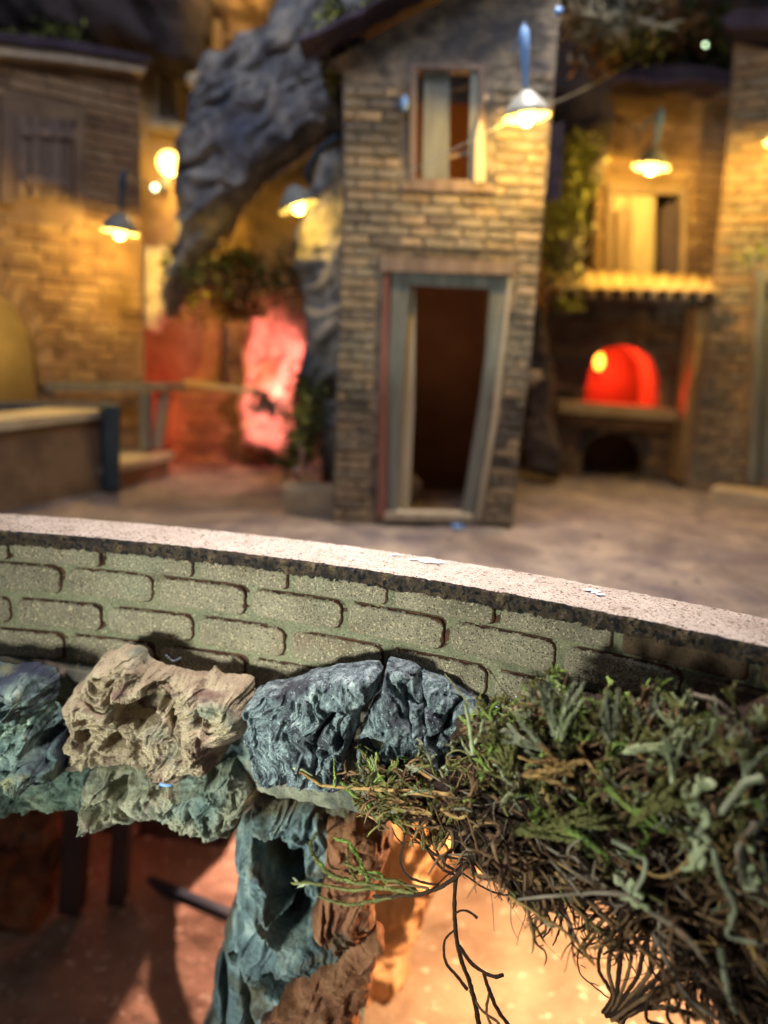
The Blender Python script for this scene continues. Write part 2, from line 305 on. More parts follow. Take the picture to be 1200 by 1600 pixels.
class Bag:                                                # collects quads (triangles repeat a vertex) for one mesh
    def __init__(s): s.V = []; s.Q = []; s.M = []; s.n = 0
    def add(s, V, Q, m):
        s.V.append(V); s.Q.append(np.asarray(Q)+s.n); s.M.append(np.full(len(Q), m)); s.n += len(V)
    def tube(s, pts, r0, r1, m, seg=5, r=None):
        p, t, n, b = frames(pts); k = len(p); rr = np.linspace(r0, r1, k) if r is None else np.asarray(r)
        a = np.arange(seg)*2*np.pi/seg
        V = p[:, None]+rr[:, None, None]*(np.cos(a)[None, :, None]*n[:, None]+np.sin(a)[None, :, None]*b[:, None])
        i = np.arange(k-1)[:, None]*seg; j = np.arange(seg)[None]; j2 = (j+1) % seg
        Q = np.stack([i+j, i+j2, i+seg+j2, i+seg+j], -1).reshape(-1, 4)
        s.add(V.reshape(-1, 3), Q, m)
    def leaflets(s, pts, length, width, m, per=3, angle=.6, taper=.6, flat=None):   # scale leaves along a shoot
        per = int(per*1.6+.5); p, t, n, b = frames(pts); k = len(p); K = k*per; idx = np.repeat(np.arange(k), per)
        length *= .78; width *= .85; ph = rng.uniform(0, 2*np.pi, K) if flat is None else np.where(rng.random(K) < .5, 0, np.pi)+rng.normal(0, flat, K)
        side = np.cos(ph)[:, None]*n[idx]+np.sin(ph)[:, None]*b[idx]
        an = angle*.8*rng.uniform(.5, 1.5, K); ln = length*rng.uniform(.6, 1.25, K)*(1-taper*(idx/k)**1.5)
        base = p[idx]+t[idx]*rng.uniform(-.004, .004, K)[:, None]
        d = t[idx]*np.cos(an)[:, None]+side*np.sin(an)[:, None]; wv = np.cross(d, side); wv /= np.linalg.norm(wv, axis=1)[:, None]+1e-9
        w = width*(ln/length)
        mid = base+d*(ln*.45)[:, None]+side*(ln*.05)[:, None]; tip = base+d*ln[:, None]-side*(ln*.12)[:, None]
        V = np.stack([base, mid+wv*(w/2)[:, None], tip, mid-wv*(w/2)[:, None]], 1).reshape(-1, 3)
        s.add(V, np.arange(K*4).reshape(K, 4), m)
    def build(s, name, mats, parent=None, smooth=True):
        return link(name, npmesh(name, np.concatenate(s.V), np.concatenate(s.Q), mats, smooth, np.concatenate(s.M)), parent)
def spline(pts, n=24):
    p = np.asarray(pts, float)
    if len(p) == 2: p = np.array([p[0], (p[0]+p[1])/2, p[1]])
    q = np.vstack([2*p[0]-p[1], p, 2*p[-1]-p[-2]]); out = []; m = len(p)-1
    for t in np.linspace(0, m-1e-6, n):
        i = int(t); f = t-i; a, b, c, d = q[i:i+4]
        out.append(.5*((2*b)+(-a+c)*f+(2*a-5*b+4*c-d)*f*f+(-a+3*b-3*c+d)*f**3))
    return np.array(out)

def rock(name, pl, outline, T, step, seed, mat, label=None, cat='rock', parent=None, R=None, amp=.03, freq=9, st=(1, 1), rot=0.0,
         edge=.35, terr=0.0, n0=0.0, cracks=None, kind=None, warp=.35, lumps=.35, hollows=(), mats=None, matsel=None, profile=.5, px=True):
    q = np.array([pl.uv(*a) for a in outline]) if px else np.array(outline); lo = q.min(0)-step*3; hi = q.max(0)+step*3
    nu = int((hi[0]-lo[0])/step)+2; nz = int((hi[1]-lo[1])/step)+2
    U, Z = np.meshgrid(lo[0]+np.arange(nu)*step, lo[1]+np.arange(nz)*step, indexing='ij')
    D = np.full(U.shape, 1e9); ins = np.zeros(U.shape, bool); m = len(q)
    for i in range(m):
        a = q[i]; b = q[(i+1) % m]; e = b-a; l = (e**2).sum()
        t = np.clip(((U-a[0])*e[0]+(Z-a[1])*e[1])/l, 0, 1); D = np.minimum(D, np.hypot(U-a[0]-t*e[0], Z-a[1]-t*e[1]))
        if a[1] != b[1]:
            c = ((a[1] > Z) != (b[1] > Z)) & (U < (b[0]-a[0])*(Z-a[1])/(b[1]-a[1])+a[0]); ins ^= c
    D = np.where(ins, D, -D); sd = seed*13.7
    C3 = np.stack([U, Z, np.full(U.shape, sd)], -1)
    R = R or T
    D = D+fbm(C3*freq*.9, 4)*step*6*edge+fbm(C3*freq*4, 2)*step*2*edge
    cr, sr = math.cos(rot), math.sin(rot)
    wx = fbm(C3*freq*.35, 3)*warp; wz = fbm(C3*freq*.35+31, 3)*warp
    A = np.stack([((U*cr+Z*sr)+wx/freq*3)*st[0], ((-U*sr+Z*cr)+wz/freq*3)*st[1], np.full(U.shape, sd)], -1)*freq
    x = np.clip(D/R, 0, 1); dome = (1-(1-x)**2)**profile
    rd = ridged(A, 5); fb = fbm(A*.45+5, 4)
    h = T*dome*(1+lumps*fbm(C3*freq*.3+3, 2))
    if terr > 0:
        g = fbm(A*.33+11, 4)*3.2; fl = np.floor(g); fr = g-fl; g = fl+np.clip((fr-.42)/.16, 0, 1); h = h+g*terr*np.clip(x*3, 0, 1)
    h = h+(rd*.5+fb*.5)*amp*np.clip(x*4, 0, 1)
    if step < .006: h = h+amp*.16*ridged(A*3.1+70, 4, .7)+amp*.07*noise(C3*freq*14)
    hb = T*.35*dome
    for (hx, hy, rx, ry, dp) in hollows:
        a, b = pl.uv(hx, hy); s_ = 1.0/abs(pl.uv(hx+1, hy)[0]-a); e2 = ((U-a)*s_/rx)**2+((Z-b)*s_/ry)**2
        e2 = e2*(1+.8*fbm(C3*freq*.8+7, 3)); h = h-dp*1.8*np.exp(-np.clip(e2*.75, 0, 30)**3)
    if cracks:
        for (pts, wd, dp) in cracks:
            pq = np.array([pl.uv(*a) for a in pts]); dd = np.full(U.shape, 1e9)
            for a, b in zip(pq[:-1], pq[1:]):
                e = b-a; l = (e**2).sum(); t = np.clip(((U-a[0])*e[0]+(Z-a[1])*e[1])/l, 0, 1); dd = np.minimum(dd, np.hypot(U-a[0]-t*e[0], Z-a[1]-t*e[1]))
            dd = dd+np.abs(fbm(C3*freq*2+2, 3))*wd*.6; h = h-dp*np.exp(-(dd/wd)**2)
    h = np.maximum(h, -T*.28*dome); ok = D > 0; vi = np.cumsum(ok.ravel()).reshape(ok.shape)-1
    O = np.array(pl.O); Tn = np.array(pl.T); Nn = np.array(pl.N)
    jx = noise(C3*freq*1.7+50)*amp*.5; jz = noise(C3*freq*1.7+80)*amp*.5
    def pos(hh, j): return O+(U+jx*j)[..., None]*Tn+(n0+hh)[..., None]*Nn+np.stack([0*U, 0*U, Z+jz*j], -1)
    Vf = pos(h, np.clip(x*3, 0, 1))[ok]; Vb = pos(-hb, 0)[ok]; n = len(Vf)
    qk = ok[:-1, :-1] & ok[1:, :-1] & ok[1:, 1:] & ok[:-1, 1:]
    a = vi[:-1, :-1][qk]; b = vi[1:, :-1][qk]; c = vi[1:, 1:][qk]; d = vi[:-1, 1:][qk]
    Q = np.concatenate([np.stack([a, b, c, d], 1), np.stack([d, c, b, a], 1)+n])
    # stitch the rim
    if len(a):
        E = np.concatenate([np.stack([a, b], 1), np.stack([b, c], 1), np.stack([c, d], 1), np.stack([d, a], 1)])
        key = np.minimum(E[:, 0], E[:, 1]).astype(np.int64)*n+np.maximum(E[:, 0], E[:, 1]); _, inv, cnt = np.unique(key, return_inverse=True, return_counts=True)
        B = E[cnt[inv] == 1]; Q = np.concatenate([Q, np.stack([B[:, 1], B[:, 0], B[:, 0]+n, B[:, 1]+n], 1)])
    mi = None
    if matsel is not None:
        sel = matsel(U, Z, fbm(C3*freq*.6+40, 4), pl)
        s1 = sel[:-1, :-1][qk]; mi = np.concatenate([s1, s1, np.zeros(len(Q)-2*len(s1), int)])
    o = link(name, npmesh(name, np.concatenate([Vf, Vb]), Q, mats or mat, True, mi), parent)
    if parent is None: tag(o, label, cat, kind=kind)
    elif label: o['label'] = label
    return o

# ================================================================== THE GROUND, THE CLIFFS
WC = [-0.01098511, -0.13787138, -0.360069, 1.99921733]
def wall_y(x): return np.polyval(WC, x)
xs = np.linspace(-1.7, 1.9, 7201); ys = wall_y(xs); SS = np.concatenate([[0], np.cumsum(np.hypot(np.diff(xs), np.diff(ys)))])
SS = SS-np.interp(-1.6, xs, SS)
def wall_at(s, n=0.0):                                    # a point and the inward direction on the parapet's outer line
    x = np.interp(s, SS, xs); y = wall_y(x); dx = 1.0; dy = np.polyval(np.polyder(WC), x); l = math.hypot(dx, dy)
    t = (dx/l, dy/l); return Vector((x+n*t[1], y-n*t[0], 0)), math.atan2(t[1], t[0])
def ground_edge(x):
    x = np.asarray(x, float); y = wall_y(np.clip(x, -2.2, 1.6)); return np.where(x > 1.6, wall_y(1.6)-.9*(x-1.6), np.where(x < -2.2, wall_y(-2.2), y))+.06
def gsheet(name, z, mat, amp, kind, nx=260, ny=260, x0=-6, x1=7, yfun=None, y1=11, seed=0, zfun=None):
    u = np.linspace(x0, x1, nx); v = np.linspace(0, 1, ny)**1.6; X, V = np.meshgrid(u, v, indexing='ij')
    Y0 = yfun(X); Y = Y0+(y1-Y0)*V; C3 = np.stack([X, Y, np.full(X.shape, seed*3.3)], -1)
    Z = z+amp*(fbm(C3*1.3, 4)+.35*fbm(C3*6, 4))
    if zfun is not None: Z = zfun(X, Y, Z)
    i = (np.arange(nx-1)[:, None]*ny+np.arange(ny-1)[None]).ravel()
    o = link(name, npmesh(name, np.stack([X, Y, Z], -1).reshape(-1, 3), np.stack([i, i+ny, i+ny+1, i+1], 1), mat)); o['kind'] = kind; return o
gsheet('ground', 0, M_ground, .018, 'structure', yfun=ground_edge, zfun=lambda X, Y, Z: np.maximum(Z, -.03))
gsheet('cave_ceiling', -.34, M_darkrock, .05, 'structure', 120, 120, yfun=lambda x: ground_edge(x)+.02, y1=9, seed=4)
def floorz(X, Y, Z):
    return Z-.25*np.exp(-((X+1.0)**2+(Y-2.4)**2)/.8)
gsheet('cave_floor', -1.85, M_cavefloor, .05, 'structure', 320, 320, -5, 6, yfun=lambda x: 0*x+.2, y1=9, seed=9, zfun=floorz)
# dark cliff far behind the houses, and the rock behind the cave
rock('cliff', front(8.6), [(-7, -1.9), (9, -1.9), (9, 7.4), (-7, 7.4)], .6, .07, 3, M_darkrock, kind='structure', R=1.2, amp=.7, freq=.8, px=False, terr=.3)
rock('cave_back_wall', front(6.1), [(-5, -2.1), (6, -2.1), (6, -.2), (-5, -.2)], .3, .04, 5, M_darkrock, kind='structure', R=.4, amp=.3, freq=1.6, px=False, terr=.12)

# ================================================================== THE PARAPET IN THE FOREGROUND
ZT = .385
par = thing('parapet_wall', 'curved cork parapet with embossed greenish-beige bricks and a pale rough top, crossing the photo', 'wall')
S0, S1 = -.15, 3.6
def curve_sheet(name, s0, s1, ns, rows, mat, parent):     # rows: list of (n, z) profile points; displaced strip along the wall
    s = np.linspace(s0, s1, ns); V = []
    for k, sv in enumerate(s):
        for (n, z, a, fz) in rows:
            p, _ = wall_at(sv, 0); q, _ = wall_at(sv, n); V.append((q.x, q.y, z, a))
    V = np.array(V); a = V[:, 3]; p = V[:, :3].copy(); nr = len(rows)
    nn = fbm(p*34, 3); n2 = fbm(p*90+3, 2); n3 = fbm(p*9+8, 3)
    t = np.array([wall_at(sv)[1] for sv in s]).repeat(nr)
    d = a*(nn*.8+n2*.5+n3*.5); p[:, 0] += d*np.sin(t); p[:, 1] -= d*np.cos(t); p[:, 2] += a*.8*fbm(p*38+20, 3)
    i = (np.arange(ns-1)[:, None]*nr+np.arange(nr-1)[None]).ravel()
    return link(name, npmesh(name, p, np.stack([i, i+nr, i+nr+1, i+1], 1), mat), parent)
rows = [(0, z, .0022, 0) for z in np.linspace(-.34, .342, 150)]+[(-.2, .345, 0, 0), (-.2, -.3, 0, 0)]
curve_sheet('mortar', S0, S1, 520, rows, M_mortar, par)
rows = [(-.02, .338, .002, 0)]+[(.009, z, .0085, 0) for z in np.linspace(.338, ZT-.006, 14)]+[(.0045, ZT-.001, .003, 0)]
cp = curve_sheet('torn_edge', S0, S1, 1100, rows, M_edge, par)
rows = [(.003, ZT-.002, .003, 0)]+[(n, ZT, .0022, 0) for n in np.linspace(-.004, -.204, 40)]+[(-.214, ZT-.006, .003, 0), (-.216, ZT-.1, .002, 0), (-.216, 0-.05, .001, 0)]
curve_sheet('coping', S0, S1, 800, rows, M_coping, par)

def parapet_brick(seed, L, H, D):                         # one pressed cork brick: pillow face, rounded corners
    nu, nz = 90, 30; u = np.linspace(-L/2, L/2, nu); z = np.linspace(-H/2, H/2, nz); Uu, Zz = np.meshgrid(u, z, indexing='ij')
    r = H*.30; ax = np.maximum(np.abs(Uu)-(L/2-r), 0); az = np.maximum(np.abs(Zz)-(H/2-r), 0); dist = r-np.hypot(ax, az)
    dist = np.where((ax > 0) & (az > 0), dist, np.minimum(L/2-np.abs(Uu), H/2-np.abs(Zz)))
    C3 = np.stack([Uu, Zz, np.full(Uu.shape, seed*5.1)], -1); dist = dist+.0025*fbm(C3*40, 3)
    x = np.clip(dist/.010, 0, 1); h = D*(1-(1-x)**2)**.5+(.0016*fbm(C3*60, 3)+.003*fbm(C3*11, 2))*x
    h = np.where(dist < 0, -.012, h)
    V = np.stack([Uu, -h, Zz], -1).reshape(-1, 3); i = (np.arange(nu-1)[:, None]*nz+np.arange(nz-1)[None]).ravel()
    Q = np.stack([i, i+nz, i+nz+1, i+1], 1)
    # brown shade is painted on the flanks at the brick's right end and upper edge
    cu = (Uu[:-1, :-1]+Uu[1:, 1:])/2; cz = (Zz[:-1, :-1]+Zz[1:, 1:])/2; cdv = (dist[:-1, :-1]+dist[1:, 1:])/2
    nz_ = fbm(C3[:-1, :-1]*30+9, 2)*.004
    shade_side = ((cdv < .0085+nz_) & ((cu > L/2-r*1.1))) | ((cdv < .0030+nz_) & (cz > 0) & (cu > -L*.42))
    return npmesh('brick', V, Q, [M_brick, M_groove], True, shade_side.ravel().astype(int))
BM = [parapet_brick(k, .292, .092, .013) for k in range(6)]
half = parapet_brick(9, .292, .060, .012)
def groove_mesh(L, H):                                    # brown underlay painting the shade at a brick's right end and top
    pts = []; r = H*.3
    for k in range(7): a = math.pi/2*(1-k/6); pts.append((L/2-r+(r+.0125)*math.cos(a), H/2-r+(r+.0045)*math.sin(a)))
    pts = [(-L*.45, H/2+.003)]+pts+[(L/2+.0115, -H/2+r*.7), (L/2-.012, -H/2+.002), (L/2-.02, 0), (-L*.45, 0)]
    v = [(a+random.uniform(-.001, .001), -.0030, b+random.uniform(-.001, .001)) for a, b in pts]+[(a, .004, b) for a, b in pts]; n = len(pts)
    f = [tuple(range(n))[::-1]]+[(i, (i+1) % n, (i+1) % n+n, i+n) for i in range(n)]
    return mesh('brick_side_shade', v, f, M_groove)
M_brick_dk = MAT('shaded_cork_brick', [(.3, S(66, 50, 38)), (.7, S(104, 82, 60))], 7, speck=cork_specks[:1], bump=.9, bscale=170, bdist=.006)  # darker brick colour paints in the shade at the wall's right end
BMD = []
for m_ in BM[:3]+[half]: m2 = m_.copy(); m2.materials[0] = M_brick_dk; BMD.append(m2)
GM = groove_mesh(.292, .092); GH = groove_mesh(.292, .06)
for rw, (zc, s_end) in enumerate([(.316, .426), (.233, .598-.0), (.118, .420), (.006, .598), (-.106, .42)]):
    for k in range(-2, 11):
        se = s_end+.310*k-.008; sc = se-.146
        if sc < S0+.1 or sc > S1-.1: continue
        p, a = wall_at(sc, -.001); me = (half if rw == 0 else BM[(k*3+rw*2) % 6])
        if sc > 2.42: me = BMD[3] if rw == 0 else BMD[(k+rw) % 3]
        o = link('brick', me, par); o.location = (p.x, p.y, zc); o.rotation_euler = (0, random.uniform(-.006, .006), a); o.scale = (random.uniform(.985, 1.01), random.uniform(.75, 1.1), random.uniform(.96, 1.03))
        g = link('brick_side_shade', GH if rw == 0 else GM, par); g.parent = o
# flecks of dried glue on the coping
def fleck(px0, px1, py0, py1, n, seed, w):
    r = random.Random(seed); v = []; f = []
    g = thing('glue_fleck', None, 'glue fleck', group='white glue flecks on the parapet coping')
    for k in range(n):
        t = k/max(n-1, 1); p = PZ(px0+(px1-px0)*t+r.uniform(-3, 3), py0+(py1-py0)*t+r.uniform(-2, 2), ZT+.004); s = w*r.uniform(.5, 1.2)
        o = ball('blob', p, s, M_glue, g, .35); o.scale = (r.uniform(1, 2.2), 1, 1)
    return g
fleck(612, 625, 866, 869, 4, 1, .005)['label'] = 'smallest white glue fleck on the coping, just left of the long streak'
fleck(638, 690, 873, 879, 16, 2, .0065)['label'] = 'long streak of white dried glue on the coping in front of the doorway'
fleck(916, 940, 921, 928, 9, 3, .0065)['label'] = 'white glue fleck on the coping furthest to the right'
pl0 = front(2.17)
for nm, pts, lb in (('glue_smear', [(262, 1022), (272, 1030), (283, 1026)], 'shiny white glue smear on the lowest bricks above the beige bark piece'),
                    ('glue_smear', [(768, 1098), (780, 1104), (790, 1098), (806, 1085)], 'shiny blue-white glue smear between the slate and the moss, under the bricks')):
    g = thing(nm, lb, 'glue smear'); pp = pl0 if pts[0][0] < 500 else front(1.84)
    for k, q in enumerate(spline([list(pp.w(*pp.uv(*a), .012)) for a in pts], 7)):
        ball('blob', Vector(q), .0055*random.uniform(.5, 1), M_glue, g, .7)

# ================================================================== ROCK AND BARK PIECES UNDER THE PARAPET
A_, B_ = P(0, 1050, 2.14), P(400, 1050, 2.06)
plL = Plane((A_.x, A_.y), (B_.x, B_.y))
rock('bark_piece', plL, [(-60, 1022), (0, 1022), (28, 1032), (60, 1026), (92, 1040), (104, 1066), (98, 1094), (122, 1110), (126, 1150), (132, 1182), (60, 1186), (0, 1180), (-60, 1180)],
     .10, .0032, 11, M_teal, 'teal and violet bark piece at the left edge, under the bricks', R=.08, amp=.075, freq=15, st=(1, .5), rot=-.7, terr=.035, edge=.8, n0=.03, hollows=[(20, 1088, 14, 8, .06), (100, 1120, 9, 22, .08), (60, 1060, 20, 6, .05)])
rock('bark_piece', plL, [(-60, 1174), (0, 1176), (60, 1178), (120, 1182), (158, 1180), (160, 1215), (150, 1250), (110, 1252), (60, 1259), (0, 1256), (-60, 1250)],
     .07, .0032, 12, M_dkgreen, 'dark green bark ledge at the left edge, below the teal and violet piece', R=.05, amp=.04, freq=13, terr=.012, n0=-.01, edge=.8)
rock('bark_piece', plL, [(122, 1186), (118, 1150), (128, 1120), (118, 1085), (130, 1062), (156, 1040), (172, 1016), (200, 1004), (232, 1012), (246, 1030), (262, 1036), (300, 1042), (330, 1044), (337, 1036), (350, 1050), (386, 1050), (400, 1056), (406, 1090), (400, 1118), (384, 1134), (368, 1142), (356, 1170), (330, 1188), (280, 1190), (252, 1182), (222, 1180), (170, 1184)],
     .105, .0024, 13, M_beige, 'large cream bark piece with deep dark hollows, under the bricks left of the blue slate', R=.10, amp=.05, freq=9, st=(.8, 1.3), rot=.55, terr=.03, n0=.015, edge=.9,
     hollows=[(232, 1090, 22, 13, .13), (205, 1132, 18, 12, .12), (160, 1120, 9, 12, .09), (262, 1072, 16, 7, .06), (178, 1036, 5, 6, .03), (172, 1158, 22, 5, .07), (300, 1100, 9, 14, .03)],
     cracks=[([(196, 1050), (210, 1085), (240, 1110)], .012, .06), ([(338, 1040), (335, 1100)], .012, .04), ([(240, 1060), (280, 1085)], .01, .05)])
rock('bark_piece', plL, [(148, 1186), (200, 1182), (300, 1186), (345, 1182), (372, 1174), (392, 1190), (404, 1215), (402, 1240), (388, 1262), (378, 1284), (350, 1294), (330, 1298), (300, 1284), (270, 1268), (240, 1262), (200, 1262), (155, 1272), (148, 1240)],
     .10, .0030, 14, M_olivebark, 'mottled grey and brown bark piece hanging under the cream one', R=.07, amp=.04, freq=11, terr=.015, n0=.0, edge=.8, hollows=[(342, 1182, 7, 10, .08), (205, 1206, 12, 8, .05), (180, 1225, 20, 8, .04)], cracks=[([(355, 1230), (360, 1265)], .006, .04)])
ball('glue_spot', plL.w(*plL.uv(282, 1192), .12), .009, M_bead).scale = (2.2, .5, .8)
tag(bpy.data.objects['glue_spot'], 'shiny blue glue spot between the cream bark piece and the mottled one', 'glue spot')
rock('bark_chip', plL, [(362, 1150), (385, 1132), (410, 1130), (424, 1160), (428, 1205), (404, 1212), (380, 1190)], .03, .0032, 15, M_olivebark, 'small olive bark chip wedged between the cream bark and the blue slate', R=.03, amp=.02, freq=14, n0=.0)
C_, D_ = P(400, 1100, 2.02), P(800, 1100, 1.84)
plM = Plane((C_.x, C_.y), (D_.x, D_.y))
rock('slate_rock', plM, [(404, 1078), (412, 1064), (446, 1056), (476, 1046), (512, 1036), (552, 1026), (598, 1024), (604, 1040), (598, 1068), (580, 1084), (566, 1110), (560, 1140), (552, 1180), (548, 1214), (532, 1224), (500, 1212), (456, 1206), (430, 1198), (414, 1168), (404, 1120)],
     .075, .0024, 21, M_slate, 'blue-grey slate rock under the bricks, left of the crack', R=.045, amp=.026, freq=13, st=(1.3, .5), rot=.05, edge=.6, n0=.03, terr=.016, lumps=.15,
     cracks=[([(538, 1085), (520, 1120), (512, 1160), (520, 1195)], .007, .06), ([(560, 1085), (548, 1110)], .01, .03)], hollows=[(545, 1130, 5, 10, .05)])
rock('slate_rock', plM, [(606, 1026), (640, 1034), (664, 1048), (700, 1062), (730, 1082), (758, 1096), (770, 1120), (790, 1160), (760, 1180), (690, 1185), (640, 1176), (600, 1190), (560, 1190), (566, 1130), (580, 1092), (600, 1072)],
     .07, .0024, 22, M_slate, 'blue-grey fractured slate rock under the bricks, right of the crack beside the moss', R=.045, lumps=.15, amp=.026, freq=9, st=(.6, 1.3), rot=-.9, edge=.5, n0=-.01, terr=.03,
     cracks=[([(658, 1048), (664, 1100), (672, 1150)], .008, .05), ([(722, 1092), (684, 1136)], .008, .04), ([(612, 1040), (640, 1080), (655, 1130)], .006, .03)], hollows=[(590, 1150, 14, 12, .07)])
# the stone edge of the village slab, hidden behind the pieces
rock('slab_edge', Plane((-1.9, 2.44), (1.5, 1.62)), [(0, -.36), (3.9, -.36), (3.9, -.04), (0, -.04)], .03, .008, 31, M_olivebark, kind='structure', R=.03, amp=.03, freq=5, px=False)
# ------------------------------------------------------------------ the pillar
plP = front(2.26)
plP2 = front(2.20)
pil = thing('rock_pillar', 'tall teal and rust bark pillar standing between the dark left cave and the bright orange one', 'rock pillar')
rock('bark_column', plP, [(400, 1190), (470, 1200), (560, 1200), (620, 1215), (612, 1260), (598, 1300), (590, 1350), (586, 1400), (574, 1450), (566, 1520), (568, 1600), (575, 1700), (300, 1700), (322, 1600), (334, 1540), (346, 1480), (360, 1430), (380, 1380), (384, 1330), (368, 1290), (378, 1262), (398, 1240)],
     .20, .0042, 41, M_pillar, parent=pil, R=.16, amp=.06, freq=6, st=(1.4, .6), rot=.1, terr=.03, edge=.8,
     hollows=[(452, 1300, 20, 46, .22), (470, 1375, 26, 16, .16), (500, 1345, 26, 30, .08), (366, 1500, 7, 34, .13), (470, 1448, 40, 9, .09), (405, 1560, 16, 14, .12), (384, 1430, 6, 10, .08), (430, 1590, 16, 14, .1)],
     cracks=[([(400, 1440), (420, 1500), (440, 1560)], .014, .07)], label='teal main column with deep dark hollows')
rock('bark_slab', plP2, [(428, 1492), (470, 1468), (520, 1440), (560, 1408), (590, 1380), (606, 1400), (590, 1440), (576, 1480), (566, 1510), (566, 1560), (570, 1610), (520, 1640), (450, 1640), (420, 1560)],
     .07, .0036, 42, M_rust, parent=pil, R=.05, amp=.04, freq=8, st=(1.4, .5), rot=-.9, terr=.02, n0=.15, edge=.9, label='rust brown slab at the foot, lower right', cracks=[([(450, 1572), (480, 1560), (520, 1548)], .008, .05), ([(440, 1585), (500, 1590), (565, 1580)], .008, .05), ([(524, 1500), (512, 1545)], .008, .04)])
rock('bark_slab', plP2, [(520, 1240), (560, 1226), (604, 1236), (616, 1262), (600, 1300), (590, 1350), (585, 1400), (560, 1410), (520, 1405), (495, 1380), (512, 1330), (516, 1290)],
     .07, .0036, 43, M_rust, parent=pil, R=.06, amp=.03, freq=8, st=(1.3, .6), rot=.4, terr=.02, n0=.13, edge=.8, label='rust orange slab at the upper right')
# bright rock at the right cave's entrance, and rocks behind
rock('cave_rock', front(3.0), [(590, 1250), (640, 1262), (700, 1280), (760, 1290), (760, 1340), (700, 1345), (668, 1390), (655, 1440), (640, 1500), (620, 1530), (600, 1570), (560, 1640), (550, 1500), (570, 1400)],
     .16, .009, 51, M_orange, 'pale rock glowing orange right beside the pillar', R=.14, amp=.09, freq=4, st=(1.5, .5), terr=.04, edge=.9)
rock('cave_rock', front(4.2), [(580, 1240), (1250, 1240), (1250, 1310), (900, 1318), (700, 1312), (560, 1322)], .2, .02, 52, M_orange, 'pale rock wall at the back of the bright right cave, behind the moss', R=.2, amp=.12, freq=2.5)
rock('cave_rock', front(3.3), [(-60, 1230), (60, 1240), (96, 1262), (100, 1320), (84, 1400), (96, 1450), (60, 1480), (20, 1500), (-60, 1560)], .2, .012, 53, M_rust, 'brown rock on the far left of the dark cave', R=.2, amp=.12, freq=3, terr=.05)
def cavepost(x0, y0, x1, y1, Y, w, lb, mat):
    t = thing('cave_post', lb, 'post', group='dark wooden posts in the left cave'); q0 = P(x0, y0, Y); q1 = P(x1, y1, Y); beam('shaft', q1+(q0-q1)*((-.36-q1.z)/(q0.z-q1.z)), q1, w, mat, t); return t
cavepost(196, 1240, 184, 1408, 3.30, .09, 'right one of the two dark wooden posts in the left cave', M_darkrock)
cavepost(122, 1240, 112, 1420, 3.22, .11, 'left one of the two dark wooden posts in the left cave', M_darkrock)
t = thing('wooden_pole', 'dark pole lying aslant across the floor of the left cave', 'pole'); beam('shaft', P(170, 1352, 3.7), P(400, 1448, 3.0), .05, M_darkmetal, t)
t = thing('log', 'pale log lying behind the dark pole in the left cave', 'log'); beam('shaft', P(236, 1338, 3.78), P(384, 1300, 4.0), .07, M_pinkplaster, t)
for k, (x, y) in enumerate([(150, 1290), (205, 1258)]):
    rock('cave_back_rock', front(3.8), [(x-16, y-60), (x+16, y-60), (x+14, y+50), (x-12, y+48)], .04, .02, 54+k, M_pinkplaster, ['narrow red-lit rock between the two posts of the left cave', 'small red-lit rock right of the posts in the left cave'][k])
for k, (x, y, r_, lb) in enumerate([(684, 0, 0, 0)][:0]): pass
random.seed(91)
peb = thing('pebble', 'pale round pebble on the bright cave floor, seen through the moss roots', 'pebble')
for k, (x, y) in enumerate([(944, 1504), (948, 1520)]):
    q = peb if k == 0 else thing('pebble', 'lower of the two pale pebbles on the bright cave floor behind the moss roots', 'pebble')
    if k == 0: peb['label'] = 'upper of the two pale pebbles on the bright cave floor behind the moss roots'
    ball('stone', PZ(x, y, -1.83), .022, M_plaster, q)
# light in the caves (hidden lamps of the model)
light('cave_lamp_right', 'POINT', (1.05, 2.75, -.62), 230, (1.0, .60, .32), .10)
light('cave_lamp_left', 'POINT', (-.50, 5.2, -.62), 760, (1.0, .50, .36), .05)
light('cave_lamp_red', 'POINT', P(176, 1255, 3.52), .9, (1, .26, .14), .03)
rock('cave_light_blocker', Plane((-.24, 2.34), (-.30, 5.6)), [(0, -2.1), (3.2, -2.1), (3.2, -.3), (0, -.3)], .05, .03, 57, M_darkrock, kind='structure', R=.06, amp=.05, freq=3, px=False)  # added rock, hidden behind the pillar, keeps the right lamp off the left floor
rock('cave_blocker_wall', Plane((-4, 3.95), (-.80, 3.95)), [(0, -2.1), (3.20, -2.1), (3.22, -.3), (0, -.3)], .12, .03, 58, M_darkrock, kind='structure', R=.12, amp=.1, freq=2, px=False)  # added wall, its edge cuts the left lamp's light to a wedge

